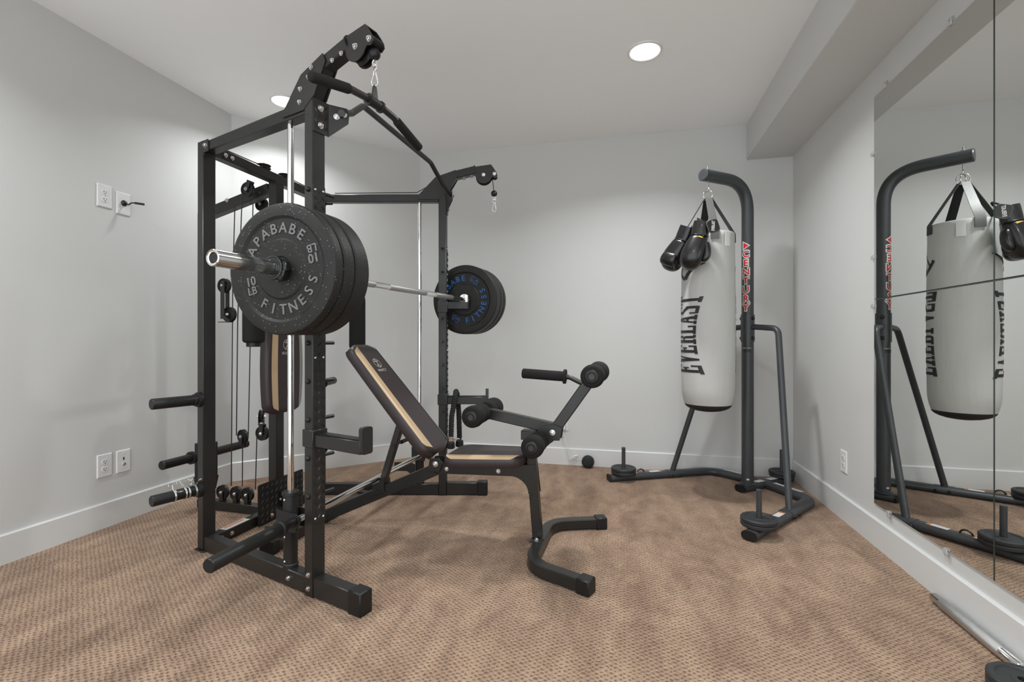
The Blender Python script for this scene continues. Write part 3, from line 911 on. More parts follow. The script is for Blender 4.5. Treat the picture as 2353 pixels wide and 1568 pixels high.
# padded parts ------------------------------------------------------
def pad(parent, name, o, X, Y, w_bot, w_top, L, th, m, stripe=True, logo=True, logo_t=0.76, rad=0.055, stripe2=True, mid=1.06, lsize=1.0, gs=(0.92, 0.56)):
    """upholstered pad: face in X (width) / Y (length) plane, standing out along X x Y, o = middle of the back face's lower edge"""
    X = V3(X).normalized(); Y = V3(Y).normalized(); Z = X.cross(Y); o = V3(o)
    def halfw(t):
        return 0.5 * (w_bot + (w_top - w_bot) * t) * (1 + (mid - 1) * math.sin(PI * min(max(t, 0), 1)))
    def outline(inset):
        pts = []; n = 40
        for i in range(n):
            t = i / (n - 1)
            y = L * t
            hw_ = halfw(t)
            e = min(y, L - y)
            r = rad
            if e < r:
                hw_ -= r - math.sqrt(max(0, r * r - (r - e) ** 2))
            pts.append((hw_, y))
        full = pts + [(-x, y) for x, y in reversed(pts)]
        cy = L / 2
        out = []
        for x, y in full:
            fx = (abs(x) - inset) / max(abs(x), 1e-6) if abs(x) > inset else 0.0
            fy = 1 - inset / (L / 2)
            out.append((x * max(fx, 0), cy + (y - cy) * fy))
        return out
    rings = []
    rr = min(0.022, th * 0.45)
    for inset, z in ((0.004, 0.0), (0.0, 0.004), (0.0, th - rr), (rr * 0.13, th - rr * 0.5), (rr * 0.5, th - rr * 0.13), (rr, th), (rr * 1.6, th + 0.0006)):
        rings.append([o + X * x + Y * y + Z * z for x, y in outline(inset)])
    mb = MB(); mb.loft(rings)
    p = part(name, mb, m, parent, sharp=60)
    def strip(x0, x1, mm, nm, edge=0.0):
        n = 30; vs = []; fs = []
        ta, tb = 0.035, 0.965
        for i in range(n):
            t = ta + (tb - ta) * i / (n - 1)
            s = halfw(t) / halfw(0.5)
            e = min((t - ta), (tb - t)) * L
            q = 1.0 if e > 0.04 else math.sqrt(max(0.0, 1 - (1 - e / 0.04) ** 2))
            mid_ = x0 if x0 < 0 else x1
            other = x1 if x0 < 0 else x0
            sg = -1 if x0 < 0 else 1
            a = (other) * s
            b = a + (mid_ - other) * s * q
            # round the strip a little over the edge of the pad
            for x in [a + (b - a) * j_ / 8 for j_ in range(9)]:
                lim = halfw(t) - rr
                over = max(0.0, abs(x) - lim)
                dz = rr - math.sqrt(max(0.0, rr * rr - min(over, rr) ** 2))
                vs.append(o + X * x + Y * (t * L) + Z * (th - dz + 0.0014))
        for i in range(n - 1):
            for j in range(8):
                fs.append((i * 9 + j, i * 9 + j + 1, i * 9 + j + 10, i * 9 + j + 9))
        q = MB(); q.add(vs, fs)
        part(nm, q, mm, p, sharp=80)
    if stripe:
        strip(-w_bot * 0.5 * gs[0], -w_bot * 0.5 * gs[1], 'gold', 'gold_stripe')
    if stripe2:
        strip(w_bot * 0.5 * 0.80, w_bot * 0.5 * 0.955, 'stripesheen', 'edge_stripe')
    if logo:
        zc = th + 0.0022
        cy = logo_t * L
        def mp(x, y, z=0): return o + X * (x * lsize) + Y * (cy + y * lsize) + Z * (zc + z * 0.2)
        lb = MB()
        n = 32
        vs = []
        for i in range(n):
            a = 2 * PI * i / n
            vs += [mp(0.030 * math.cos(a), 0.030 * math.sin(a)), mp(0.0265 * math.cos(a), 0.0265 * math.sin(a))]
        lb.add(vs, [(2 * i, 2 * ((i + 1) % n), 2 * ((i + 1) % n) + 1, 2 * i + 1) for i in range(n)])
        def stroke(a, b, w=0.0028):
            a = Vector(a); b = Vector(b); dd = (b - a).normalized(); e = Vector((-dd.y, dd.x)) * w
            lb.add([mp(*(a + e)), mp(*(a - e)), mp(*(b - e)), mp(*(b + e))], [(0, 1, 2, 3)])
        stroke((0, 0.012), (0.002, -0.004)); stroke((-0.019, 0.013), (0.0, 0.010)); stroke((0.0, 0.010), (0.018, 0.014))
        stroke((0.001, -0.003), (-0.012, -0.024)); stroke((0.001, -0.003), (0.010, -0.026)); stroke((0.0, 0.014), (-0.004, 0.024), 0.0035)
        put_text(lb, 'MARCY', 0.024, lambda x, y, z: mp(x, y - 0.048), bold=0.012)
        flat_mesh('logo_print', lb, 'logo', p)
    return p

pad(rack, 'back_pad', (-0.715, -0.008, 0.595), (0, 1, 0), (0, 0, 1), 0.25, 0.24, 0.54, 0.055, 'vinyl', logo_t=0.70, mid=1.14)
# press arms with foam pads
for (u, v, z0, z1, sg) in ((-0.605, -0.300, 0.985, 1.30, -1), (-0.515, 0.448, 0.945, 1.285, 1)):
    mb = MB()
    mb.lathe([(0, z0), (0.040, z0), (0.048, z0 + 0.006), (0.050, z0 + 0.014), (0.050, z1 - 0.03), (0.046, z1 - 0.010), (0.036, z1), (0, z1)], (u, v, 0), (0, 0, 1), 28)
    fpd = part('press_arm_pad', mb, 'foam', rack, sharp=60)
    mb = MB(); mb.cyl((u, v, z0 - 0.020), (u, v, z0 + 0.002), 0.033, 22, 0.002)
    part('pad_cap', mb, 'plastic', fpd)
    mb = MB(); mb.tube(arc_path([(u, v, 1.20), (u - 0.09, v, 1.20), (UT + 0.02, CV + sg * 0.09, 1.20), (UT - 0.01, CV + sg * 0.03, 1.20)], 0.04, 4), 0.018, 12)
    part('press_arm', mb, 'steel', rack)

# ------------------------------------------------------------------ barbell, plates, collars
rzb = math.atan2(-BD.x, BD.y)
tilt = math.asin(BD.z)
def bar_thing(name, label, cat, a, group=None, ry=0.0):
    t = thing(name, label, cat, BAR1 + BD * a, 0, group)
    t.rotation_euler = (Matrix.Rotation(rzb, 4, 'Z') @ Matrix.Rotation(tilt, 4, 'X') @ Matrix.Rotation(ry, 4, 'Y')).to_euler()
    return t
bar = bar_thing('barbell', 'long chrome Olympic barbell resting in the rack cups loaded with black plates', 'barbell', 0)
mb = MB(); mb.lathe([(0, 0.46), (0.014, 0.46), (0.014, 1.81), (0, 1.81)], (0, 0, 0), (0, 1, 0), 24)
sh = part('shaft', mb, 'chrome', bar, sharp=60)
for a0, a1 in ((0.60, 0.80), (0.92, 1.28), (1.40, 1.62)):
    mb = MB(); mb.lathe([(0.0141, a0), (0.0146, a0 + 0.002), (0.0146, a1 - 0.002), (0.0141, a1)], (0, 0, 0), (0, 1, 0), 24)
    part('knurled_grip', mb, 'knurl', sh, sharp=60)
for sg, a0 in ((1, 0.0), (-1, 2.27)):
    mb = MB()
    mb.lathe([(0, 0.010), (0.015, 0.010), (0.0165, 0.004), (0.0205, 0.003), (0.0225, 0.0), (0.025, 0.002), (0.025, 0.445), (0.036, 0.446), (0.036, 0.463), (0.0135, 0.465)], (0, a0, 0), (0, sg, 0), 32)
    sl = part('sleeve', mb, 'chrome', bar)
    mb = MB(); mb.lathe([(0, 0.006), (0.0150, 0.006), (0.0150, 0.011), (0, 0.011)], (0, a0, 0), (0, sg, 0), 24)
    part('end_cap', mb, 'plastic', sl)

def bumper(label, a_mid, th, weight, let, wlet, face, roll, rub='rubber', mates=False):
    """face -1: lettering on the side towards the near end of the bar"""
    t = bar_thing('bumper_plate', label, 'weight plate', a_mid, 'bumper plates on the barbell')
    h = th / 2
    e = 0.009
    pr = [(0.0256, -h + 0.004), (0.040, -h + 0.004), (0.044, -h + 0.0015), (0.098, -h + 0.0015), (0.105, -h + 0.0065), (0.172, -h + 0.0065), (0.181, -h), (0.213, -h), (0.2215, -h + 0.003), (0.225, -h + e),
          (0.225, h - e), (0.2215, h - 0.003), (0.213, h), (0.181, h), (0.172, h - 0.0065), (0.105, h - 0.0065), (0.098, h - 0.0015), (0.044, h - 0.0015), (0.040, h - 0.004), (0.0256, h - 0.004)]
    mb = MB(); mb.lathe(pr, (0, 0, 0), (0, 1, 0), 96, closed=True)
    disc = part('plate_disc', mb, rub, t, sharp=28)
    mb = MB(); mb.lathe([(0.0255, -h + 0.002), (0.034, -h + 0.002), (0.0345, -h + 0.005), (0.0345, h - 0.005), (0.034, h - 0.002), (0.0255, h - 0.002)], (0, 0, 0), (0, 1, 0), 40, closed=True)
    part('hub_ring', mb, 'steel_dull' if face < 0 and not mates else 'zinc', t)
    if let is None: return t
    y0 = -h + 0.0062
    R = 0.1385
    def letter(mbx, ch, ang, up_in, size, rad=R):
        A = math.radians(ang + roll)
        c = Vector((math.cos(A), math.sin(A)))
        if up_in: up = -c; rt = Vector((-math.sin(A), math.cos(A)))
        else: up = c; rt = Vector((math.sin(A), -math.cos(A)))
        put_text(mbx, ch, size, lambda x, y, z: (c.x * rad + rt.x * x + up.x * y, y0 - z, c.y * rad + rt.y * x + up.y * y), extrude=0.0026, bold=0.010)
    lb = MB()
    for i, ch in enumerate('PAPABABE'):
        letter(lb, ch, 168.5 - 16.5 * i, False, 0.050)
    part('raised_brand_word', lb, let, disc)
    lb = MB()
    for i, ch in enumerate('FITNESS'):
        letter(lb, ch, 238 + 17.6 * i, True, 0.050)
    part('raised_word', lb, let, disc)
    for ang, flip in ((203, 0), (20, 180)):
        wb = MB()
        A = math.radians(ang + roll); c = Vector((math.cos(A), math.sin(A))) * 0.139
        ro = math.radians(flip - 73 + roll + 85)
        rt = Vector((math.cos(ro), math.sin(ro))); up = Vector((-rt.y, rt.x))
        for s_, dy in ((weight, 0.015), ('LB', -0.018)):
            put_text(wb, s_, 0.044 if s_ != 'LB' else 0.038, lambda x, y, z: (c.x + rt.x * x + up.x * (y + dy), y0 - z, c.y + rt.y * x + up.y * (y + dy)), extrude=0.0026, bold=0.014)
        part('weight_marking', wb, wlet, disc)
    return t
bumper('black crumb-rubber plate marked 10 LB, outermost at the near end of the barbell', 0.445 - 0.168, 0.044, '10', 'greylet', 'greylet', -1, 0)
bumper('middle black rubber plate of the three at the barbell\'s near end', 0.445 - 0.1145, 0.060, '25', None, None, -1, 0)
bumper('thick smooth black plate beside the near rack upright, innermost of the near three', 0.445 - 0.042, 0.082, '45', None, None, -1, 0, 'rubber2')
a_f = 1.806
bumper('black plate with blue 45 LB lettering on the far end of the barbell', a_f + 0.042, 0.082, '45', 'blue', 'bluedim', -1, 40, 'rubber2', True)
bumper('black rubber plate behind the blue lettered plate, middle of the far three', a_f + 0.1145, 0.060, '25', None, None, 1, 0)
bumper('thin black rubber plate outermost at the far end of the barbell', a_f + 0.168, 0.044, '10', None, None, 1, 0)
cl = bar_thing('barbell_collar', 'black plastic lock collar clamped on the barbell against the 10 LB plate', 'collar', 0.445 - 0.192, None, math.radians(20))
mb = MB(); mb.lathe([(0.0256, -0.034), (0.033, -0.034), (0.034, -0.030), (0.034, -0.002), (0.0256, -0.002)], (0, 0, 0), (0, 1, 0), 30, closed=True)
cb = part('collar_body', mb, 'leather', cl)
mb = MB(); mb.lathe([(0.0345, -0.034), (0.040, -0.033), (0.041, -0.028), (0.040, -0.023), (0.0345, -0.022)], (0, 0, 0), (0, 1, 0), 30, closed=True)
mb.box((0.036, -0.018, -0.012), (0.026, 0.026, 0.036), bevel=0.004)
mb.box((0.040, -0.018, 0.018), (0.016, 0.022, 0.034), (0.9, 0, 0.44), (0, 1, 0), 0.004)
part('lock_lever', mb, 'leather', cl)

# spring clips parked on the storage pegs
def spring_clip(k, L, label, ang=0.0, sp=1.0):
    S, I = AX(k)
    p = SF(k, RS, -PD / 2 - L, 0.292)
    wp = rack.matrix_basis
    t = thing('spring_clip', label, 'clip', Matrix.Translation(ORG) @ (Matrix.Rotation(TH, 4, 'Z') @ p), 0, 'spring clips on the storage pegs')
    ax = (Matrix.Rotation(TH, 3, 'Z') @ I)
    x, y, z = frame(ax)
    def q(r, a, h): return x * (r * math.cos(a)) + y * (r * math.sin(a)) + z * h
    R = 0.0268; pts = []
    n = 44
    a0 = PI / 2 - 0.30 + ang; a1 = a0 + 0.60 + 2 * PI * 2
    for i in range(n):
        a = a0 + (a1 - a0) * i / (n - 1)
        pts.append(q(R, a, -0.004 + 0.0085 * i / (n - 1)))
    mb = MB(); mb.tube(pts, 0.0019, 8)
    part('coil', mb, 'chrome', t, sharp=60)
    for e, sg in ((0, -1), (-1, 1)):
        base = pts[e]; a = a0 if e == 0 else a1
        rad = (x * math.cos(a) + y * math.sin(a)).normalized(); tang = (-x * math.sin(a) + y * math.cos(a)) * sg
        d = (rad * 0.8 + tang * 0.5).normalized()
        h = z * (-0.006 if e == 0 else 0.006)
        path = arc_path([base, base + d * 0.034 * sp, base + d * 0.040 * sp + h * 1.2, base + d * 0.038 * sp + h * 2.4, base + d * 0.026 * sp + h * 2.6], 0.006, 4)
        mb = MB(); mb.tube(path, 0.0019, 8); part('finger_grip', mb, 'chrome', t, sharp=60)
spring_clip(-1, 0.112, 'chrome spring clip nearest the peg tip on the low near storage peg', 0.5, 0.8)
spring_clip(-1, 0.068, 'chrome spring clip, second from the tip on the low near storage peg', 0.1)
spring_clip(-1, 0.054, 'chrome spring clip, third from the tip on the low near storage peg', -0.3)
spring_clip(-1, 0.024, 'chrome spring clip closest to the upright on the low near storage peg', -0.1, 1.1)
spring_clip(1, 0.17, 'chrome spring clip on the far storage peg seen past the near upright', 0.2, 1.1)

# lat pulldown bar on its snap hook
LB = Vector((-0.848, 1.552, 1.846))
S, I = AX(-1)
R3 = Matrix.Rotation(TH, 3, 'Z')
hk = ORG + R3 @ (SF(-1, 0.330, 0, 0))
def carabiner(label, top, L, w, ax):
    t = thing('carabiner', label, 'snap hook', (top[0], top[1], top[2] - L), 0, 'snap hooks on the pulley cables')
    X = V3(ax).normalized()
    pts = [(0, L), (-w * 0.35, L - 0.004), (-w * 0.42, L - 0.016), (-w * 0.95, L * 0.28), (-w * 0.8, L * 0.08), (0, 0), (w * 0.8, L * 0.08), (w * 0.95, L * 0.28), (w * 0.42, L - 0.016), (w * 0.35, L - 0.004)]
    mb = MB(); mb.tube(arc_path([X * p[0] + UPV * p[1] for p in pts] + [X * pts[0][0] + UPV * pts[0][1]], 0.006, 3), 0.0028, 10)
    part('hook_body', mb, 'zinc', t, sharp=60)
    mb = MB(); mb.tube([X * (w * 0.92) + UPV * (L * 0.32), X * (w * 0.5) + UPV * (L * 0.80)], 0.0036, 10)
    part('gate', mb, 'zinc', t, sharp=60)
    return t
Sw = R3 @ S
carabiner('zinc snap hook on the near pulley arm holding the lat bar', (hk.x, hk.y, 1.965), 0.056, 0.012, (Sw + (R3 @ I) * 0.6))
SFr, IFr = AX(1)
hkf = ORG + R3 @ (SF(1, 0.330, 0, 0))
carabiner('zinc snap hook hanging empty from the far pulley arm', (hkf.x, hkf.y, 1.887), 0.060, 0.013, R3 @ SFr)
lat = thing('lat_bar', 'short black lat pulldown bar with foam grips hanging from the near pulley arm', 'lat bar', (hk.x, hk.y, 1.846))
A = Vector((0.20, 0.98, 0)).normalized()
def lp(a, z): return A * a + UPV * z
path = arc_path([lp(-0.285, -0.045), lp(-0.115, -0.004), lp(-0.05, 0.002), lp(0.05, 0.002), lp(0.105, -0.004), lp(0.265, -0.058)], 0.05, 4)
mb = MB(); mb.tube(path, 0.0125, 16); lbar = part('curved_bar', mb, 'steel', lat, sharp=60)
for a, b in (((-0.29, -0.0462), (-0.128, -0.0071)), ((0.118, -0.0084), (0.27, -0.0597))):
    d = (lp(*b) - lp(*a)); L = d.length
    mb = MB(); mb.lathe([(0, 0), (0.010, 0), (0.0155, 0.004), (0.0168, 0.012), (0.0168, L - 0.003), (0.0155, L), (0, L)], lp(*a), d, 22)
    part('foam_grip', mb, 'foam', lat, sharp=50)
mb = MB(); mb.lathe([(0.0126, -0.036), (0.021, -0.035), (0.021, -0.027), (0.0175, -0.026), (0.0175, 0.026), (0.021, 0.027), (0.021, 0.035), (0.0126, 0.036)], lp(0, 0.002), A, 24, closed=True)
part('swivel_sleeve', mb, 'plastic', lat)
mb = MB(); mb.prism([(-0.016, 0.014), (0.016, 0.014), (0.009, 0.055), (0.004, 0.066), (-0.004, 0.066), (-0.009, 0.055)], (0, 0, 0), A, UPV, -0.003, 0.003)
part('hanger_tab', mb, 'steel', lat)

# rope attachment over the far safety arm
rp = ORG + R3 @ SF(1, 0.083, 0, 0)
rope = thing('triceps_rope', 'black twisted triceps rope draped over the far safety arm', 'rope', (rp.x, rp.y, 0.36))
Iw = R3 @ IFr; Sw2 = R3 @ SFr
base = [Iw * -0.045 + Sw2 * 0.018 + UPV * -0.01, Iw * -0.042 + Sw2 * 0.014 + UPV * 0.16, Iw * -0.036 + Sw2 * 0.004 + UPV * 0.285, UPV * 0.312, Iw * 0.038 + Sw2 * 0.002 + UPV * 0.285, Iw * 0.045 - Sw2 * 0.022 + UPV * 0.15, Iw * 0.052 - Sw2 * 0.026 + UPV * 0.0]
cp = arc_path(base, 0.03, 6)
dense = []
for i in range(len(cp) - 1):
    m_ = max(1, int((cp[i + 1] - cp[i]).length / 0.006))
    for j in range(m_): dense.append(cp[i].lerp(cp[i + 1], j / m_))
dense.append(cp[-1])
for ph in range(3):
    pts = []
    L_ = 0.0
    for i, p in enumerate(dense):
        t_ = (dense[min(i + 1, len(dense) - 1)] - dense[max(i - 1, 0)]).normalized()
        x, y, z = frame(t_, Sw2 + UPV * 0.01)
        if i: L_ += (p - dense[i - 1]).length
        a = 2 * PI * (L_ / 0.045 + ph / 3)
        pts.append(p + x * (0.0085 * math.cos(a)) + y * (0.0085 * math.sin(a)))
    mb = MB(); mb.tube(pts, 0.0094, 8); part('rope_strand', mb, 'rope', rope, sharp=70)
for p, dz in ((base[0], -0.02), (base[-1], -0.02)):
    mb = MB(); mb.lathe([(0, -0.056), (0.020, -0.056), (0.026, -0.050), (0.0255, -0.018), (0.018, -0.012), (0, -0.012)], p + UPV * 0.004, (0, 0, 1), 20)
    part('rubber_end', mb, 'plastic', rope)
mb = MB(); mb.cyl(base[-1] + UPV * -0.006, base[-1] + UPV * 0.024, 0.0195, 18, 0.002)
mb.cyl(base[-1] + UPV * 0.010 + Sw2 * 0.012, base[-1] + UPV * 0.010 + Sw2 * 0.055, 0.0055, 10)
part('metal_ferrule', mb, 'chrome', rope)

# ------------------------------------------------------------------ weight bench with leg developer
bench = thing('weight_bench', 'adjustable dark brown weight bench with gold stripe and black foam leg rollers', 'bench', ORG, TH)
def rt(mb, pts, w, h, up=(0, 1, 0), rad=0.0, bev=0.004, n=5):
    mb.sweep(arc_path(pts, rad, n) if rad else [V3(p) for p in pts], rrect(w, h, bev, 1), up)
    return mb
# main beam from the rear foot up to the hinge
mb = MB(); rt(mb, [(-0.44, 0, 0.035), (0.245, 0, 0.348)], 0.058, 0.05, (0, 1, 0))
mbm = part('main_beam', mb, 'steel', bench)
mb = MB(); mb.box((-0.435, 0, 0.030), (0.05, 0.74, 0.05), bevel=0.004)
rs = part('rear_stabilizer', mb, 'steel', bench)
for v in (-0.375, 0.375):
    mb = MB(); mb.prism([(-0.045, 0.006), (0.03, 0.0), (0.032, 0.060), (-0.01, 0.064), (-0.045, 0.045)], (-0.435, v, 0), (1, 0, 0), (0, 0, 1), -0.022, 0.022)
    part('end_cap', mb, 'plastic', rs)
mb = MB(); mb.box((-0.413, -0.372, 0.040), (0.002, 0.008, 0.008), bevel=0); part('yellow_dot', mb, 'yellow', rs)
# seat rail and gusset to the front post
mb = MB(); rt(mb, [(0.235, 0, 0.352), (0.725, 0, 0.372)], 0.05, 0.05, (0, 1, 0))
sr = part('seat_rail', mb, 'steel', bench)
for u, z in ((0.302, 0.355), (0.572, 0.364)):
    hw('bolt', BOLT, sr, (u, -0.025, z), (0, -1, 0), 1.1)
for u in (0.645, 0.675):
    mb = MB(); mb.cyl((u, -0.0305, 0.367), (u, -0.026, 0.367), 0.004, 10); part('adjust_hole', mb, 'dark', sr)
poly = [(0.60, 0.345), (0.60, 0.395), (0.758, 0.408), (0.770, 0.275), (0.722, 0.270)]
pc = Vector((0.722, 0.270)); 
arcp = [(0.722 - 0.095 + 0.095 * math.sin(math.radians(a)), 0.270 - 0.0 + 0.078 - 0.078 * (1 - math.cos(math.radians(a)))) for a in range(0, 91, 10)]
poly = [(0.60, 0.348), (0.60, 0.395), (0.755, 0.408), (0.770, 0.268)] + [p for p in reversed(arcp)]
mb = MB()
for v in (-0.0275, 0.0275):
    mb.prism(poly, (0, v, 0), (1, 0, 0), (0, 0, 1), -0.0025, 0.0025)
part('gusset_plate', mb, 'steel', bench)
# front post
mb = MB(); rt(mb, [(0.762, 0, 0.052), (0.722, 0, 0.565)], 0.045, 0.045, (0, 1, 0))
fp_ = part('front_post', mb, 'steel', bench)
mb = MB(); mb.box((0.768, 0, 0.058), (0.060, 0.056, 0.006), bevel=0.001)
mb.box((0.762, -0.045, 0.058), (0.056, 0.05, 0.006), bevel=0.001)
fl_ = part('foot_flange', mb, 'steel', fp_)
hw('bolt', BOLT, fl_, (0.765, -0.048, 0.061), (0, 0, 1), 1.2)
# curved front base
base_path = arc_path([(1.035, -0.340, 0.031), (0.775, -0.235, 0.031), (0.775, 0.235, 0.031), (1.035, 0.340, 0.031)], 0.15, 10)
mb = MB(); mb.sweep(base_path, rrect(0.052, 0.050, 0.004, 1), (0, 0, 1))
fb = part('front_base', mb, 'steel', bench)
for sg in (-1, 1):
    dd = Vector((0.26, sg * 0.105, 0)).normalized()
    mb = MB(); mb.box(Vector((1.035, sg * 0.340, 0.031)) + dd * -0.008, (0.060, 0.062, 0.062), dd, UPV.cross(dd), 0.005)
    part('base_cap', mb, 'plastic', fb)
# backrest: frame, pad, prop
B0 = Vector((0.268, 0, 0.452)); B1 = Vector((-0.196, 0, 0.982))
bd = (B1 - B0).normalized(); bn = Vector((0, 1, 0)).cross(bd); bn = bn if bn.x > 0 else -bn
# pad() stands out along X x Y: width axis +v, so that near side carries the gold stripe
pth = 0.058
pad(bench, 'backrest', B0 - bn * pth, (0, 1, 0), bd, 0.262, 0.225, (B1 - B0).length, pth, 'vinyl', logo_t=0.80, mid=1.04)
mb = MB(); rt(mb, [B0 - bn * (pth + 0.018) + bd * 0.0, B0 - bn * (pth + 0.018) + bd * 0.64], 0.03, 0.04, (0, 1, 0))
mb.box(B0 - bn * (pth + 0.004) + bd * 0.60, (0.06, 0.17, 0.006), bd, (0, 1, 0), 0.001)
bf = part('backrest_frame', mb, 'steel', bench)
for v in (0.031, -0.031):
    mb = MB(); mb.prism([(0.205, 0.345), (0.265, 0.338), (0.285, 0.385), (0.262, 0.408), (0.215, 0.402)], (0, v, 0), (1, 0, 0), (0, 0, 1), -0.003, 0.003)
    hg = part('hinge_plate', mb, 'steel', bench)
hw('bolt', BOLT, hg, (0.246, -0.034, 0.378), (0, -1, 0), 1.5); hw('bolt', BOLT, hg, (0.246, 0.034, 0.378), (0, 1, 0), 1.5)
mb = MB(); rt(mb, [(0.040, 0, 0.575), (-0.070, 0, 0.243)], 0.035, 0.034, (0, 1, 0))
pr_ = part('backrest_prop', mb, 'steel', bench)
mb = MB(); mb.prism([(-0.110, 0.245), (-0.045, 0.275), (-0.040, 0.215), (-0.110, 0.190)], (0, 0, 0), (1, 0, 0), (0, 0, 1), -0.032, 0.032)
part('ladder_bracket', mb, 'steel', pr_)
mb = MB(); mb.cyl((0.005, -0.02, 0.455), (0.005, 0.13, 0.455), 0.006, 10); mb.cyl((0.005, 0.06, 0.455), (0.005, 0.14, 0.455), 0.011, 14, 0.002)
part('adjust_handle', mb, 'plastic', pr_)
# seat
# (width axis runs towards -v here so that the pad stands upward; the stripe side is mirrored)
pad(bench, 'seat', (0.710, 0, 0.412), (0, 1, 0), (-1, 0, -0.040), 0.245, 0.30, 0.385, 0.052, 'vinyl', logo=False, stripe2=False, mid=1.02, gs=(1.12, 0.84))
# leg developer
mb = MB(); mb.box((0.722, 0, 0.545), (0.075, 0.058, 0.045), bevel=0.003)
mb.prism([(0.690, 0.562), (0.76, 0.562), (0.75, 0.50), (0.70, 0.50)], (0, 0, 0), (1, 0, 0), (0, 0, 1), -0.030, 0.030)
part('post_head', mb, 'steel', bench)
piv = (0.838, 0.566)
mb = MB()
for v in (-0.030, 0.030):
    mb.prism([(0.765, 0.500), (0.755, 0.555), (0.785, 0.592), (0.845, 0.603), (0.882, 0.590), (0.872, 0.530), (0.840, 0.528), (0.800, 0.495)], (0, v, 0), (1, 0, 0), (0, 0, 1), -0.0025, 0.0025)
pv = part('pivot_plates', mb, 'steel', bench)
hw('bolt', BOLT, pv, (piv[0], -0.0325, piv[1]), (0, -1, 0), 1.4); hw('bolt', BOLT, pv, (piv[0], 0.0325, piv[1]), (0, 1, 0), 1.4)
mb = MB(); rt(mb, [(0.860, 0, 0.578), (0.500, 0, 0.642)], 0.05, 0.046, (0, 1, 0))
part('roller_arm', mb, 'steel', bench)
mb = MB(); rt(mb, [(0.845, 0, 0.575), (1.022, 0, 0.828)], 0.05, 0.048, (0, 1, 0))
ua = part('lifting_arm', mb, 'steel', bench)
mb = MB(); mb.prism([(0.995, 0.775), (1.055, 0.800), (1.070, 0.835), (1.050, 0.850), (1.00, 0.80)], (0, 0, 0), (1, 0, 0), (0, 0, 1), -0.026, 0.026)
part('arm_bracket', mb, 'steel', ua)
def roller(u, z, name='foam_roller'):
    mb = MB(); mb.cyl((u, -0.19, z), (u, 0.19, z), 0.0125, 14)
    rod = part('roller_rod', mb, 'steel', bench)
    for sg in (-1, 1):
        pr = [(0.013, 0.028), (0.040, 0.028), (0.046, 0.034), (0.047, 0.075), (0.043, 0.092), (0.0435, 0.10), (0.049, 0.118), (0.0515, 0.150), (0.050, 0.172), (0.044, 0.182), (0.035, 0.184), (0.013, 0.184)]
        mb = MB(); mb.lathe(pr, (u, 0, z), (0, sg, 0), 32, closed=True)
        fr = part(name, mb, 'foam', rod, sharp=60)
        mb = MB(); mb.lathe([(0.010, 0.184), (0.029, 0.184), (0.030, 0.187), (0.027, 0.1895), (0.019, 0.190), (0.017, 0.186), (0, 0.186)], (u, 0, z), (0, sg, 0), 28)
        part('roller_end_cap', mb, 'plastic', rod)
roller(0.490, 0.645); roller(0.772, 0.522); roller(1.036, 0.842)
mb = MB(); mb.tube(arc_path([(0.690, 0, 0.837), (0.915, 0, 0.824), (0.985, 0, 0.790)], 0.05, 5), 0.0115, 14)
ch = part('curl_handle', mb, 'steel', bench, sharp=60)
d = Vector((0.215, 0, -0.012)); 
mb = MB(); mb.lathe([(0, 0), (0.020, 0), (0.0238, 0.004), (0.0238, 0.199), (0.034, 0.200), (0.034, 0.212), (0.012, 0.213)], (0.686, 0, 0.838), d, 26)
part('foam_grip', mb, 'foam', ch, sharp=50)

# ------------------------------------------------------------------ heavy bag stand
KD = Vector((0.775, 0.632, 0)); MD = Vector((-0.632, 0.775, 0)); MID = Vector((0.262, 3.0, 0))
stand = thing('punching_bag_stand', 'dark grey freestanding heavy bag stand with curved pole in the right corner', 'bag stand', MID, math.atan2(0.632, 0.775))
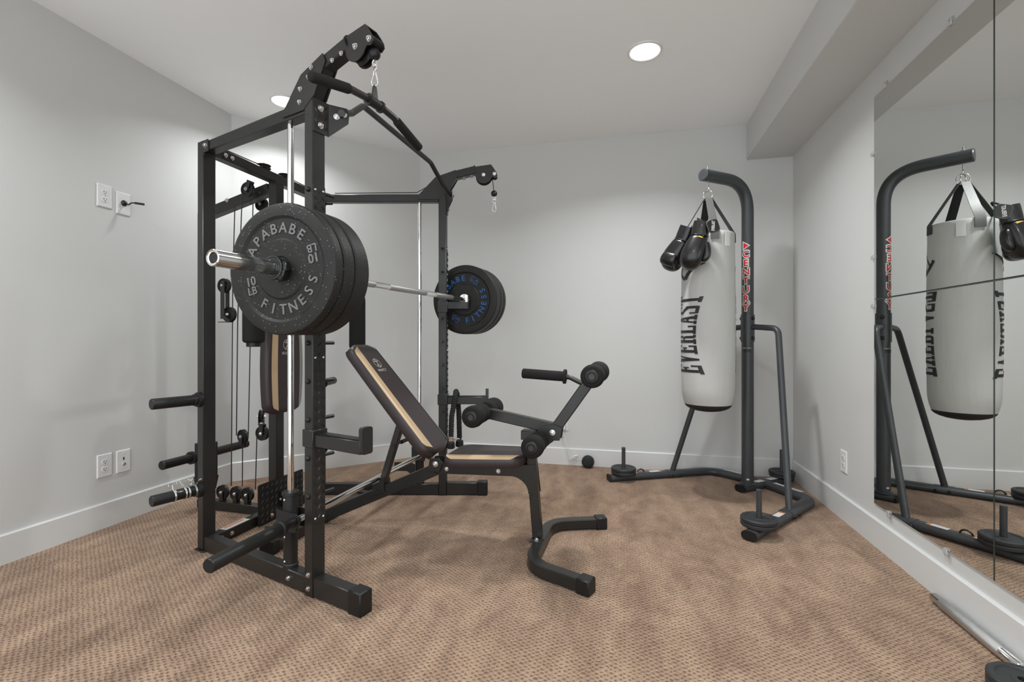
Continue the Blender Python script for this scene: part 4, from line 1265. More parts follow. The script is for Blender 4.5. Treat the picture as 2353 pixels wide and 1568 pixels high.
# local axes: x = towards the corner, y = left; parts are written as (t, w, z)
oval = [(0.038 * math.copysign(abs(math.cos(a)) ** 0.75, math.cos(a)), 0.024 * math.copysign(abs(math.sin(a)) ** 0.85, math.sin(a))) for a in [2 * PI * i / 24 for i in range(24)]]
PT, PWW = 0.687, -0.018
for sg, nm in ((1, 'left'), (-1, 'right')):
    mb = MB(); mb.sweep([(0.0, sg * 0.556, 0.026), (0.50, sg * 0.438, 0.026)], oval, (0, 0, 1))
    arm = part('floor_arm', mb, 'stand', stand, sharp=50)
    dd = Vector((0.50, -sg * 0.118, 0)).normalized()
    mb = MB(); mb.sweep([Vector((0, sg * 0.556, 0.026)) - dd * 0.006, Vector((0, sg * 0.556, 0.026)) + dd * 0.0005], [(x * 1.02, y * 1.02) for x, y in oval], (0, 0, 1))
    part('arm_end_cap', mb, 'plastic', arm)
    # joint sleeve
    mb = MB(); mb.sweep([Vector((0.435, sg * 0.4534, 0.026)), Vector((0.53, sg * 0.431, 0.026))], [(x * 1.10, y * 1.10) for x, y in oval], (0, 0, 1))
    js = part('joint_sleeve', mb, 'stand', stand, sharp=50)
    for t_ in (0.45, 0.515):
        for s2_ in (-1, 1):
            hw('bolt_cap', CAP, js, Vector((t_, sg * (0.4534 - 0.236 * (t_ - 0.435)) + s2_ * 0.041, 0.024)), (0.1, s2_, 0), 1.0)
    # curved rear piece
    pth_ = arc_path([(0.50, sg * 0.438, 0.026), (0.80, sg * 0.367, 0.026), (0.865, 0.0, 0.026)], 0.13, 8)
    mb = MB(); mb.sweep(pth_, oval, (0, 0, 1)); part('curved_base', mb, 'stand', stand, sharp=50)
    # plate peg
    tp = 0.105
    wp_ = sg * (0.556 - 0.236 * tp)
    mb = MB(); mb.cyl((tp, wp_, 0.045), (tp, wp_, 0.235), 0.0135, 18, 0.001); part('weight_peg', mb, 'stand', stand)
    # tie ring and labels
    cx_ = Vector((0.235, sg * 0.5005, 0.046))
    mb = MB(); mb.tube([cx_ + dd * (0.026 * math.cos(a)) + UPV * (0.026 * math.sin(a)) for a in [PI * i / 10 for i in range(11)]], 0.0045, 8)
    part('tie_ring', mb, 'steel', arm)
    for t_, L_ in ((0.185, 0.05), (0.345, 0.09)):
        c_ = Vector((t_, sg * (0.556 - 0.236 * t_), 0.0505)); mb = MB(); mb.box(c_, (L_, 0.034, 0.0008), dd, UPV.cross(dd), 0)
        lb_ = part('warning_label', mb, 'label', arm)
        mb = MB(); mb.box(c_ + dd * (L_ * 0.40) + UPV * 0.0004, (L_ * 0.16, 0.034, 0.0006), dd, UPV.cross(dd), 0); part('label_stripe', mb, 'orange', lb_)
    # side strut: rises from the joint sleeve, bends, meets the pole
    mb = MB(); mb.tube(arc_path([(0.48, sg * 0.442, 0.045), (PT - 0.015, PWW + sg * 0.225, 1.07), (PT, PWW + sg * 0.03, 1.085)], 0.06, 7), 0.0185, 16)
    part('side_strut', mb, 'stand', stand, sharp=60)
# centre beam towards the corner
mb = MB(); mb.sweep([(0.625, PWW, 0.026), (1.13, PWW + 0.01, 0.026)], oval, (0, 0, 1)); cbm = part('centre_beam', mb, 'stand', stand, sharp=50)
mb = MB(); mb.sweep([(0.612, PWW, 0.026), (0.6255, PWW, 0.026)], [(x * 1.03, y * 1.03) for x, y in oval], (0, 0, 1)); part('beam_end_cap', mb, 'plastic', cbm)
mb = MB(); mb.cyl((1.045, PWW + 0.006, 0.045), (1.045, PWW + 0.006, 0.235), 0.0135, 18, 0.001); part('weight_peg', mb, 'stand', stand)
for t_ in (0.80, 0.93):
    mb = MB(); mb.box((t_, PWW, 0.0505), (0.075, 0.04, 0.0008), bevel=0); part('warning_label', mb, 'label', cbm)
# white strip labels on the curved pieces
for sg in (-1, 1):
    mb = MB(); mb.box((0.845, sg * 0.19, 0.0508), (0.028, 0.20, 0.0008), (1, sg * 0.10, 0), (-sg * 0.10, 1, 0), 0); part('warning_label', mb, 'label', cbm)
# pole
RP = 0.037
pole_path = arc_path([(PT, PWW, 0.048), (PT, PWW, 2.035), (PT - 0.405, PWW, 2.028)], 0.30, 14)
mb = MB(); mb.tube(pole_path, RP, 32); pole = part('curved_pole', mb, 'stand', stand, sharp=60)
mb = MB(); mb.lathe([(0, 0), (RP * 1.02, 0), (RP * 1.02, 0.003), (RP * 0.9, 0.008), (0, 0.0085)], (PT - 0.405, PWW, 2.028), (-1, 0, 0), 32); part('pole_end_cap', mb, 'stand', pole)
mb = MB(); mb.lathe([(RP + 0.0005, 0.985), (RP + 0.005, 0.985), (RP + 0.005, 1.165), (RP + 0.0005, 1.165)], (PT, PWW, 0), (0, 0, 1), 32, closed=True)
pcl = part('pole_clamp', mb, 'stand', pole)
for z in (1.01, 1.14):
    for w in (-1, 1):
        hw('bolt_cap', CAP, pcl, (PT - 0.004, PWW + w * (RP + 0.004), z), (0, w, 0), 1.2)
mb = MB(); mb.lathe([(0, 0.046), (0.048, 0.046), (0.048, 0.054), (0.040, 0.058), (0, 0.058)], (PT, PWW, 0), (0, 0, 1), 32); part('pole_foot', mb, 'stand', pole)
# eye bolt of the hook
HK = PT - 0.366
mb = MB(); mb.cyl((HK, PWW, 1.965), (HK, PWW, 2.088), 0.005, 10)
mb.lathe([(0, 2.062), (0.013, 2.062), (0.013, 2.067), (0, 2.067)], (HK, PWW, 0), (0, 0, 1), 14)
mb.tube(arc_path([(HK, PWW, 1.97), (HK, PWW, 1.955), (HK, PWW - 0.013, 1.943), (HK, PWW, 1.930), (HK, PWW + 0.013, 1.940)], 0.008, 4), 0.0042, 8)
part('hanging_hook', mb, 'zinc', stand)
# lettering down the pole
def pole_wrap(az, zc, off):
    def fn(x, y, z):
        a = az + x / RP
        r = RP + off
        return Vector((PT + r * math.cos(a), PWW + r * math.sin(a), zc + y))
    return fn
# azimuth (local) facing the camera, nudged to the left edge
camd = Vector((0, 0, 0)) - (MID + KD * PT + MD * PWW)
az_cam = math.atan2(camd.dot(MD), camd.dot(KD))
azl = az_cam - 0.30
wb = MB(); rb_ = MB()
for i, chh in enumerate('CENTURY'):
    zc = 1.560 - 0.0585 * i
    kw = dict(cut=(0, 0.006))
    put_text(wb, chh, 0.062, pole_wrap(azl, zc, 0.0008), offset=0.0062, **kw)
    put_text(rb_, chh, 0.058, pole_wrap(azl, zc, 0.0018), offset=0.0014, **kw)
for mbx, s_, off in ((wb, 1.35, 0.0008), (rb_, 0.9, 0.0018)):
    fn = pole_wrap(azl, 1.617, off)
    n = 6
    vs = []
    for i in range(n + 1):
        x = (-0.016 + 0.036 * i / n) * s_; hgt = 0.024 * s_ * (1 - i / n)
        vs += [fn(x, -hgt, 0), fn(x, hgt, 0)]
    mbx.add(vs, [(2 * i, 2 * i + 2, 2 * i + 3, 2 * i + 1) for i in range(n)])
flat_mesh('lettering_outline', wb, 'label', pole); flat_mesh('lettering', rb_, 'red', pole)
sb_ = MB(); fn = pole_wrap(az_cam - 0.15, 0.935, 0.0008); vs = []
for i in range(9):
    vs += [fn(-0.024 + 0.048 * i / 8, -0.016, 0), fn(-0.024 + 0.048 * i / 8, 0.016, 0)]
sb_.add(vs, [(2 * i, 2 * i + 2, 2 * i + 3, 2 * i + 1) for i in range(8)])
stk = flat_mesh('pole_sticker', sb_, 'print', pole)
sb_ = MB(); put_text(sb_, 'CENTURY', 0.0125, pole_wrap(az_cam - 0.15, 0.944, 0.0014), cut=(0, 0.006))
flat_mesh('sticker_text', sb_, 'label', stk)
sb_ = MB(); fn = pole_wrap(az_cam + 0.05, 0.085, 0.0008); vs = []
for i in range(5):
    vs += [fn(-0.008 + 0.016 * i / 4, -0.005, 0), fn(-0.008 + 0.016 * i / 4, 0.005, 0)]
sb_.add(vs, [(2 * i, 2 * i + 2, 2 * i + 3, 2 * i + 1) for i in range(4)])
flat_mesh('pole_sticker', sb_, 'label', pole)

# small iron plates on the pegs
def iron_plate(label, x, y, z, r, th, group, rz=0.0):
    t = thing('weight_plate', label, 'weight plate', (x, y, z), rz, group)
    h = th
    pr = [(0.0140, 0.002), (0.030, 0.002), (0.032, 0.004), (r * 0.72, 0.004), (r * 0.77, 0.0), (r - 0.005, 0.0), (r, 0.005), (r, h - 0.005), (r - 0.005, h), (r * 0.77, h), (r * 0.72, h - 0.004), (r * 0.36, h - 0.004), (r * 0.34, h - 0.002), (0.0140, h - 0.002)]
    mb = MB(); mb.lathe(pr, (0, 0, 0), (0, 0, 1), 64, closed=True)
    part('plate_disc', mb, 'cast', t, sharp=28)
    return t
def stw(t_, w_): return MID + KD * t_ + MD * w_
for sg, nm in ((1, 'left arm peg of the bag stand'), (-1, 'near right arm peg of the bag stand')):
    p = stw(0.105, sg * (0.556 - 0.236 * 0.105))
    iron_plate('lower black iron plate on the ' + nm, p.x, p.y, 0.050, 0.087, 0.022, 'iron plates on the bag stand pegs')
    iron_plate('upper black iron plate on the ' + nm, p.x, p.y, 0.0725, 0.087, 0.022, 'iron plates on the bag stand pegs')
p = stw(1.045, PWW + 0.006)
iron_plate('lower black iron plate on the rear peg of the bag stand near the corner', p.x, p.y, 0.050, 0.080, 0.020, 'iron plates on the bag stand pegs')
iron_plate('upper black iron plate on the rear peg of the bag stand near the corner', p.x, p.y, 0.0705, 0.083, 0.020, 'iron plates on the bag stand pegs')

# ------------------------------------------------------------------ heavy bag
BG = stw(HK, PWW)
BR = 0.158
ZT, ZB = 1.650, 0.600
bag = thing('punching_bag', 'large light grey canvas punching bag with black base hanging from the stand', 'punching bag', (BG.x, BG.y, 0.545))
def bagr(z):
    t_ = (z - ZB) / (ZT - ZB)
    r = BR * (0.975 + 0.03 * math.sin(PI * min(1, t_ * 1.1)) )
    if z < ZB + 0.10: r *= 1 - 0.10 * ((ZB + 0.10 - z) / 0.10) ** 2
    return r
Z0 = 0.545
prof = []
nz = 40
for i in range(nz + 1):
    z = ZB + (ZT - ZB) * i / nz
    prof.append((bagr(z), z - Z0))
prof += [(bagr(ZT) - 0.004, ZT - Z0 + 0.004), (bagr(ZT) - 0.010, ZT - Z0), (bagr(ZT) - 0.012, ZT - Z0 - 0.03)]
mb = MB(); mb.lathe(prof, (0, 0, 0), (0, 0, 1), 72); bb_ = part('bag_body', mb, 'canvas', bag, sharp=60)
rb0 = bagr(ZB)
mb = MB(); mb.lathe([(rb0 * 0.999, ZB - Z0 + 0.001)] + [(rb0 * math.cos(math.radians(a)), ZB - Z0 - 0.050 * math.sin(math.radians(a))) for a in (10, 25, 40, 55, 70, 82)] + [(0, ZB - Z0 - 0.0505)], (0, 0, 0), (0, 0, 1), 64)
part('bag_base', mb, 'bottom', bag, sharp=60)
mb = MB(); mb.lathe([(bagr(ZT) - 0.011, ZT - Z0 - 0.012), (0.08, ZT - Z0 + 0.012), (0, ZT - Z0 + 0.016)], (0, 0, 0), (0, 0, 1), 48); part('bag_top', mb, 'bottom', bag, sharp=60)
cdir = Vector((0, 0, 0)) - BG; az_c = math.atan2(cdir.y, cdir.x)          # azimuth of the side facing the camera
def bag_pt(az, z, off=0.0016):
    r = bagr(z) + off
    return Vector((r * math.cos(az), r * math.sin(az), z - Z0))
# lettering: slab letters, rows of boxes in a 10 x 20 cell
def slab(ch):
    P = []
    def r(x0, y0, x1, y1): P.append([(x0, y0), (x1, y0), (x1, y1), (x0, y1)])
    if ch == 'E':
        r(0, 0, 2, 2); r(1.2, 0, 4, 20); r(0, 18, 2, 20); r(4, 0, 8.6, 2.2); r(7, 2.2, 8.6, 6); r(4, 17.8, 8.6, 20); r(7, 14, 8.6, 17.8); r(4, 9, 6.4, 11); r(5.4, 7.4, 6.6, 12.6)
    if ch == 'L':
        r(0, 0, 2, 2); r(1.2, 0, 4, 20); r(0, 18, 5.4, 20); r(4, 0, 8.6, 2.2); r(7, 2.2, 8.6, 6.5)
    if ch == 'T':
        r(3.2, 0, 6, 20); r(1.8, 0, 7.4, 2); r(0, 17.8, 9.2, 20); r(0, 13.5, 1.5, 17.8); r(7.7, 13.5, 9.2, 17.8)
    if ch == 'V':
        P.append([(1, 19), (3.9, 19), (5.6, 6), (4.6, 0), (3.6, 0)]); P.append([(8.2, 19), (6.7, 19), (4.6, 4), (4.4, 0), (5.4, 0)])
        r(0, 18, 5, 20); r(5.8, 18, 9.2, 20)
    if ch == 'A':
        P.append([(1, 1), (2.6, 1), (5.0, 16), (4.8, 20), (3.8, 20)]); P.append([(5.4, 1), (8.3, 1), (5.8, 20), (4.8, 20), (4.6, 17)])
        r(0, 0, 3.6, 2); r(4.4, 0, 9.4, 2); r(2.8, 6, 6.4, 8)
    if ch == 'R':
        r(1.2, 0, 4, 20); r(0, 0, 5.0, 2); r(0, 18, 4, 20); r(4, 18, 7, 20); r(4, 9.5, 7, 11.5)
        P.append([(6.2, 19), (7, 20), (8.4, 18), (8.4, 12.5), (7.2, 10.5), (6.2, 11), (6.2, 18)])
        P.append([(5.6, 10.5), (7.4, 10.6), (8.2, 8.5), (8.3, 2), (9.4, 2), (9.4, 0), (6.8, 0), (5.8, 1.5), (5.8, 8.5)])
    if ch == 'S':
        r(1.0, 17.8, 8.2, 20); r(0.6, 11.5, 3.2, 18.8); r(6.8, 14, 8.2, 20); r(1, 0, 8, 2.2); r(0.6, 0, 2.0, 6); r(5.8, 1.0, 8.4, 8.6)
        P.append([(0.6, 12.5), (3.2, 13), (8.4, 8.6), (8.2, 7), (5.8, 7)])
    return P
def bag_logo(az_edge, flip=1):
    """word runs up the bag; az_edge = azimuth of the letters' foot line"""
    lb = MB()
    z_lo, z_hi = 0.792, 1.276
    n = 8
    adv = (z_hi - z_lo) / n
    for i, ch in enumerate('EVERLAST'):
        for poly in slab(ch):
            # cut each polygon into rows so that it can follow the curve
            bm = bmesh.new()
            vs = [bm.verts.new((x, y, 0)) for x, y in poly]
            bm.faces.new(vs)
            for yy in range(1, 20, 2):
                bmesh.ops.bisect_plane(bm, geom=bm.verts[:] + bm.edges[:] + bm.faces[:], plane_co=(0, yy, 0), plane_no=(0, 1, 0))
            bm.verts.index_update()
            out = []
            for v in bm.verts:
                x, y = v.co.x, v.co.y
                zz = z_lo + adv * (i + x / 10.0)
                q = (zz - z_lo) / (z_hi - z_lo) * 2 - 1          # -1 .. 1 along the word
                foot = -0.42 * (1 - q * q) if True else 0
                hgt = 1.62 + 0.0 * q - 0.30 * (1 - q * q)
                a = az_edge - (foot * -0.8) - (hgt - 0.18 * (1 - q * q)) * y / 20.0
                out.append(bag_pt(a, zz))
            lb.add(out, [[v.index for v in f.verts] for f in bm.faces])
            bm.free()
    flat_mesh('lettering', lb, 'print', bag)
    # curved emblem above the word
    eb = MB()
    def ribbon(pts, ws):
        vs = []; fs = []
        for j, (p, w) in enumerate(zip(pts, ws)):
            a_ = Vector(pts[max(j - 1, 0)]); b_ = Vector(pts[min(j + 1, len(pts) - 1)])
            d_ = (b_ - a_).normalized(); e_ = Vector((-d_.y, d_.x)) * w
            for sgn in (-1, 1):
                q_ = Vector(p) + e_ * sgn
                vs.append(bag_pt(az_edge - q_.x / BR, q_.y))
        for j in range(len(pts) - 1): fs.append((2 * j, 2 * j + 1, 2 * j + 3, 2 * j + 2))
        eb.add(vs, fs)
    bot = (0.135, 1.375)
    def bez(p0, p1, p2, n=12): return [tuple((1 - s) ** 2 * Vector(p0) + 2 * s * (1 - s) * Vector(p1) + s * s * Vector(p2)) for s in [i / n for i in range(n + 1)]]
    ribbon(bez(bot, (0.10, 1.435), (0.0, 1.460)), [0.003 + 0.013 * (1 - i / 12) for i in range(13)])
    ribbon(bez(bot, (0.20, 1.395), (0.23, 1.450)), [0.010 + 0.002 * (i % 2) for i in range(13)])
    ribbon(bez((0.205, 1.415), (0.17, 1.46), (0.13, 1.50)), [0.006 * (1 - i / 13) + 0.001 for i in range(13)])
    flat_mesh('emblem', eb, 'print', bag)
bag_logo(az_c - 0.10 )
bag_logo(az_c - 0.10 + PI)
# straps, rings, tag
top = Vector((0, 0, 1.885 - Z0))
for i, a in enumerate((0.25, 0.25 + PI / 2, 0.25 + PI, 0.25 + 1.5 * PI)):
    aa = az_c + a
    out = Vector((math.cos(aa), math.sin(aa), 0)); tn = Vector((-out.y, out.x, 0))
    r = bagr(ZT)
    w0, w1 = 0.021, 0.025
    p0 = top + out * 0.020; p1 = Vector((0, 0, ZT - Z0 + 0.004)) + out * (r + 0.002); p2 = Vector((0, 0, ZT - Z0 - 0.05)) + out * (r + 0.003)
    mb = MB(); th_ = 0.0018
    rings = []
    for p, w in ((p0, w0), (p0.lerp(p1, 0.5), (w0 + w1) / 2), (p1, w1), (p2, w1)):
        rings.append([p + tn * w + out * th_, p - tn * w + out * th_, p - tn * w - out * th_, p + tn * w - out * th_])
    mb.loft(rings)
    stp = part('hanging_strap', mb, 'web' if i != 0 else 'webgrey', bag)
for i, off in enumerate((-0.012, 0.012)):
    mb = MB()
    cc = Vector((0, 0, 1.905 - Z0))
    ux = Vector((math.cos(az_c + PI / 2 + (0.5 if i else -0.5)), math.sin(az_c + PI / 2 + (0.5 if i else -0.5)), 0))
    mb.tube([cc + ux * (0.030 * math.cos(2 * PI * j / 24)) + UPV * (0.030 * math.sin(2 * PI * j / 24)) for j in range(24)], 0.0036, 8, closed=True)
    part('ring', mb, 'chrome', bag, sharp=60)
tg = MB()
vs = []
for i in range(6):
    a = az_c + 0.62 + 0.26 * i / 5
    vs += [bag_pt(a, 1.645, 0.004), bag_pt(a, 1.560, 0.0045)]
tg.add(vs, [(2 * i, 2 * i + 1, 2 * i + 3, 2 * i + 2) for i in range(5)])
flat_mesh('care_tag', tg, 'white', bag)

# ------------------------------------------------------------------ boxing gloves
def glove(label, o, fwd, right, sign, roll=0.0, wrap=True, palm=False):
    """glove hanging with the fist down. o = cuff opening centre; fwd = towards the viewer; right = across"""
    t = thing('boxing_glove', label, 'boxing glove', o, 0, 'black boxing gloves')
    F = V3(fwd).normalized(); Rr = V3(right).normalized(); D = F.cross(Rr); D = D if D.z < 0 else -D   # D points down towards the fist
    def P(x, f, d): return Rr * x + F * f + D * d
    def ring(c, rx, rf, tiltv=0.0, n=24, p=0.85):
        out = []
        for j in range(n):
            a = 2 * PI * j / n
            ca, sa = math.cos(a), math.sin(a)
            out.append(P(c[0] + rx * math.copysign(abs(ca) ** p, ca), c[1] + rf * math.copysign(abs(sa) ** p, sa), c[2] + tiltv * sa))
        return out
    s = sign
    secs = [((0, 0, 0.000), 0.047, 0.034), ((0, 0, 0.012), 0.0485, 0.0355), ((0, 0, 0.060), 0.049, 0.037), ((0, 0.001, 0.080), 0.0475, 0.037),
            ((-0.003 * s, 0.003, 0.098), 0.051, 0.040), ((-0.008 * s, 0.005, 0.130), 0.058, 0.046), ((-0.013 * s, 0.007, 0.165), 0.064, 0.053), ((-0.017 * s, 0.006, 0.200), 0.067, 0.060),
            ((-0.019 * s, 0.002, 0.232), 0.065, 0.062), ((-0.020 * s, -0.004, 0.260), 0.056, 0.055), ((-0.020 * s, -0.008, 0.280), 0.038, 0.040), ((-0.020 * s, -0.010, 0.289), 0.015, 0.018)]
    mb = MB(); mb.loft([ring(*q) for q in secs[3:]])
    body = part('fist', mb, 'leather', t, sharp=80, subsurf=1)
    # folded fingers: pad that curls back on the palm side
    sgp = 1 if palm else -1
    fs = [((-0.018 * s, sgp * 0.034, 0.262), 0.050, 0.024), ((-0.018 * s, sgp * 0.050, 0.235), 0.054, 0.026), ((-0.016 * s, sgp * 0.052, 0.200), 0.052, 0.024), ((-0.014 * s, sgp * 0.044, 0.175), 0.046, 0.018), ((-0.012 * s, sgp * 0.036, 0.162), 0.034, 0.010)]
    mb = MB(); mb.loft([ring(*q) for q in fs]); part('finger_roll', mb, 'leather', t, sharp=80, subsurf=1)
    # thumb on the side
    th = [((0.040 * s, 0.004, 0.110), 0.020, 0.022), ((0.052 * s, 0.010, 0.140), 0.022, 0.026), ((0.060 * s, 0.014, 0.170), 0.023, 0.028), ((0.061 * s, 0.016, 0.200), 0.023, 0.027), ((0.055 * s, 0.016, 0.222), 0.020, 0.023), ((0.048 * s, 0.015, 0.236), 0.010, 0.012)]
    mb = MB(); mb.loft([ring(*q, n=16) for q in th]); part('thumb', mb, 'leather', t, sharp=80, subsurf=1)
    # cuff with open top
    mb = MB()
    cuff = [ring(*q) for q in secs[:4]]
    inner = [ring((0, 0, 0.002), 0.043, 0.030), ring((0, 0, 0.050), 0.040, 0.028)]
    mb.loft(list(reversed(inner)) + cuff, caps=False)
    part('cuff', mb, 'leather', t, sharp=60)
    # band between cuff and fist
    mb = MB()
    pts = [P((0.0495) * math.copysign(abs(math.cos(a)) ** 0.85, math.cos(a)), 0.0385 * math.copysign(abs(math.sin(a)) ** 0.85, math.sin(a)), 0.083) for a in [2 * PI * j / 28 for j in range(28)]]
    mb.tube(pts, 0.0030, 8, closed=True); part('cuff_binding', mb, 'leather', t, sharp=70)
    if palm:
        # stitched seam with short pleats along the palm edge
        mb = MB()
        for j in range(9):
            a = j / 8
            x = (0.012 + 0.035 * a) * s; dd = 0.175 + 0.060 * math.sin(PI * a * 0.5)
            mb.tube([P(x - 0.008 * s, 0.052 + 0.004 * (1 - a), dd), P(x + 0.002 * s, 0.058, dd + 0.014), P(x + 0.006 * s, 0.055, dd + 0.030)], 0.0022, 6)
        part('pleats', mb, 'leather', t, sharp=70)
    if wrap:
        # hook-and-loop strap end flipped open, with white print
        c = P(0.060 * s, 0.036, 0.026)
        X = (Rr * (0.80 * s) - D * 0.42 - F * 0.30).normalized(); Y = (-D * 0.85 - Rr * (0.30 * s)); Y = (Y - X * Y.dot(X)).normalized(); Z = X.cross(Y)
        sgn = 1 if Z.dot(F) > 0 else -1
        mb = MB(); mb.prism(rrect(0.062, 0.072, 0.016), c, X, Y, -0.004, 0.004); sp_ = part('wrist_strap', mb, 'leather', t)
        mb = MB(); o2 = [c + X * x + Y * y for x, y in rrect(0.060, 0.070, 0.016)]
        mb.tube(o2, 0.0042, 6, closed=True); part('strap_piping', mb, 'webgrey', sp_, sharp=60)
        lb = MB()
        put_text(lb, 'EVERLAST', 0.0165, lambda x, y, z: c + (Y * 0.94 + X * 0.34) * (x * 0.8) + (Y * 0.34 - X * 0.94) * (y * 1.5) + Z * (sgn * 0.0048), bold=0.02)
        flat_mesh('strap_print', lb, 'white', sp_)
        # gold flash on the back of the hand
        lb = MB()
        def bk(x, d): return P(x, 0.0405 + 0.0115 * (d - 0.086) / 0.05, d)
        lb.add([bk(-0.020, 0.096), bk(0.000, 0.091), bk(0.008, 0.093), bk(0.020, 0.0985), bk(0.016, 0.1015), bk(0.000, 0.098)], [(0, 1, 2, 3, 4, 5)])
        flat_mesh('gold_flash', lb, 'yellow', t)
    return t
fv = (Vector((0, 0, 0)) - BG); fv.z = 0; fv.normalize(); rv = Vector((-fv.y, fv.x, 0)) 
rv = rv if rv.x > 0 else -rv
def along(px, py, d):
    l = (px - 1176.5) / 1095.0; v = (781.0 - py) / 1095.0
    a = math.radians(13.05)
    return Vector((l * math.cos(a) - math.sin(a), l * math.sin(a) + math.cos(a), v)) * d + Vector((0, 0, 1))
g1 = glove('black leather boxing glove with open wrist strap hanging in front of the bag', BG + fv * 0.228 - rv * 0.030 + UPV * 1.690, fv * 1.0 + rv * 0.10, rv * 1.0 - UPV * 0.20, 1)
g2 = glove('black leather boxing glove seen palm side hanging left of the bag', BG + fv * 0.135 - rv * 0.112 + UPV * 1.690, fv * 0.85 - rv * 0.45, rv * 0.85 + fv * 0.40 - UPV * 0.42, 1, wrap=False, palm=True)
# cord that ties the two gloves together over the strap
mb = MB()
mb.tube(arc_path([g2.location + Vector((0, 0, -0.02)), g2.location + rv * 0.06 + UPV * 0.035 - fv * 0.02, BG + fv * 0.10 - rv * 0.06 + UPV * 1.745, g1.location + UPV * 0.012 - fv * 0.03, g1.location - UPV * 0.02], 0.02, 4), 0.005, 8)
tag(part('glove_lace', mb, 'web', None, sharp=60), 'black lace tying the two boxing gloves together over the bag strap', 'lace')

# ------------------------------------------------------------------ wall plates, sockets, cords
def wall_plate(label, kind, loc, rz, w=0.076, h=0.122):
    t = thing('wall_socket' if kind == 'duplex' else 'jack_plate', label, 'wall socket' if kind == 'duplex' else 'wall plate', loc, rz, None)
    mb = MB()
    pr = [(w / 2, h / 2, 0.0005), (w / 2, h / 2, 0.003), (w / 2 - 0.004, h / 2 - 0.004, 0.0065)]
    rings = [[Vector((x * sx, -d, y * sy)) for sx, sy in ((-1, -1), (1, -1), (1, 1), (-1, 1))] for x, y, d in pr]
    mb.loft(rings); pl = part('cover_plate', mb, 'white', t, sharp=20)
    if kind == 'duplex':
        for sg in (-1, 1):
            poly = []
            for i in range(28):
                a = 2 * PI * i / 28
                poly.append((0.0172 * math.cos(a), max(-0.0135, min(0.0135, 0.0172 * math.sin(a)))))
            mb = MB(); mb.prism(poly, (0, 0, sg * 0.0195), (1, 0, 0), (0, 0, 1), 0.0060, 0.0085); r_ = part('receptacle', mb, 'white', pl, sharp=30)
            mb = MB(); mb.box((-0.0065, -0.0086, sg * 0.0195 + 0.003), (0.0022, 0.001, 0.0085), bevel=0); mb.box((0.0065, -0.0086, sg * 0.0195 + 0.003), (0.0022, 0.001, 0.007), bevel=0)
            mb.cyl((0, -0.0080, sg * 0.0195 - 0.0065), (0, -0.0091, sg * 0.0195 - 0.0065), 0.0026, 12)
            part('slots', mb, 'dark', r_)
        hw('screw', RIVET, pl, (0, -0.0062, 0), (0, -1, 0), 0.7)
    else:
        for sg in (-1, 1):
            hw('screw', RIVET, pl, (0, -0.0062, sg * 0.042), (0, -1, 0), 0.7)
    return t
wall_plate('white duplex socket high on the left wall', 'duplex', (XL, 1.982, 1.765), PI / 2)
jp = wall_plate('white cable plate high on the left wall with a black cord and plug', 'jack', (XL, 2.080, 1.750), PI / 2)
mb = MB(); mb.lathe([(0, 0.006), (0.0155, 0.006), (0.0165, 0.010), (0.012, 0.018), (0.006, 0.022), (0, 0.023)], (0.0, 0, 0.004), (0, -1, 0), 20); gr = part('cable_grommet', mb, 'plastic', jp)
cpts = arc_path([(0.004, -0.018, 0.000), (0.010, -0.026, -0.004), (0.018, -0.036, 0.009), (0.030, -0.050, 0.011)], 0.012, 5)
mb = MB(); mb.tube(cpts, 0.0035, 10); part('cord', mb, 'plastic', gr)
mb = MB(); mb.cyl((0.028, -0.047, 0.0108), (0.056, -0.082, 0.008), 0.0062, 12, 0.001); pg = part('plug_body', mb, 'plastic', gr)
mb = MB(); mb.cyl((0.056, -0.082, 0.008), (0.063, -0.091, 0.0073), 0.0025, 8); part('plug_tip', mb, 'zinc', pg)
wall_plate('white duplex socket low on the left wall above the baseboard', 'duplex', (XL, 1.982, 0.330), PI / 2)
jp = wall_plate('white jack plate low on the left wall with a chrome coax connector', 'jack', (XL, 2.080, 0.330), PI / 2)
mb = MB(); mb.box((0, -0.0068, 0.014), (0.007, 0.001, 0.015), bevel=0); part('jack_opening', mb, 'dark', jp)
mb = MB(); mb.lathe([(0, 0.006), (0.0075, 0.006), (0.0075, 0.009), (0.005, 0.009), (0.005, 0.016), (0.002, 0.016), (0, 0.015)], (0, 0, -0.016), (0, -1, 0), 12); part('coax_connector', mb, 'zinc', jp)
wall_plate('white duplex socket on the right wall between the corner and the mirrors', 'duplex', (XR, 3.003, 0.322), -PI / 2)
bs_ = wall_plate('white duplex socket on the back wall behind the bench with a plugged-in adapter', 'duplex', (-0.462, YB, 0.330), 0)
ad = thing('power_adapter', 'white power adapter plugged into the back wall socket with thin cord', 'adapter', (-0.462, YB - 0.009, 0.300), 0)
mb = MB(); mb.box((0, -0.0165, 0.012), (0.040, 0.031, 0.062), bevel=0.004); part('adapter_body', mb, 'white', ad)
cw = [(0.0, -0.017, -0.02), (0.006, -0.020, -0.06), (0.03, -0.022, -0.13), (0.040, -0.026, -0.19), (0.058, -0.028, -0.225), (0.072, -0.034, -0.246)]
mb = MB(); mb.tube(arc_path(cw, 0.03, 4), 0.0016, 8); part('cord', mb, 'white', ad, sharp=60)
cw = [(0.001, -0.017, -0.02), (0.012, -0.020, -0.07), (0.020, -0.024, -0.12), (0.048, -0.028, -0.16), (0.060, -0.030, -0.205), (0.085, -0.034, -0.236), (0.14, -0.040, -0.240), (0.17, -0.042, -0.245)]
mb = MB(); mb.tube(arc_path(cw, 0.03, 4), 0.0016, 8); part('cord', mb, 'white', ad, sharp=60)
mb = MB()
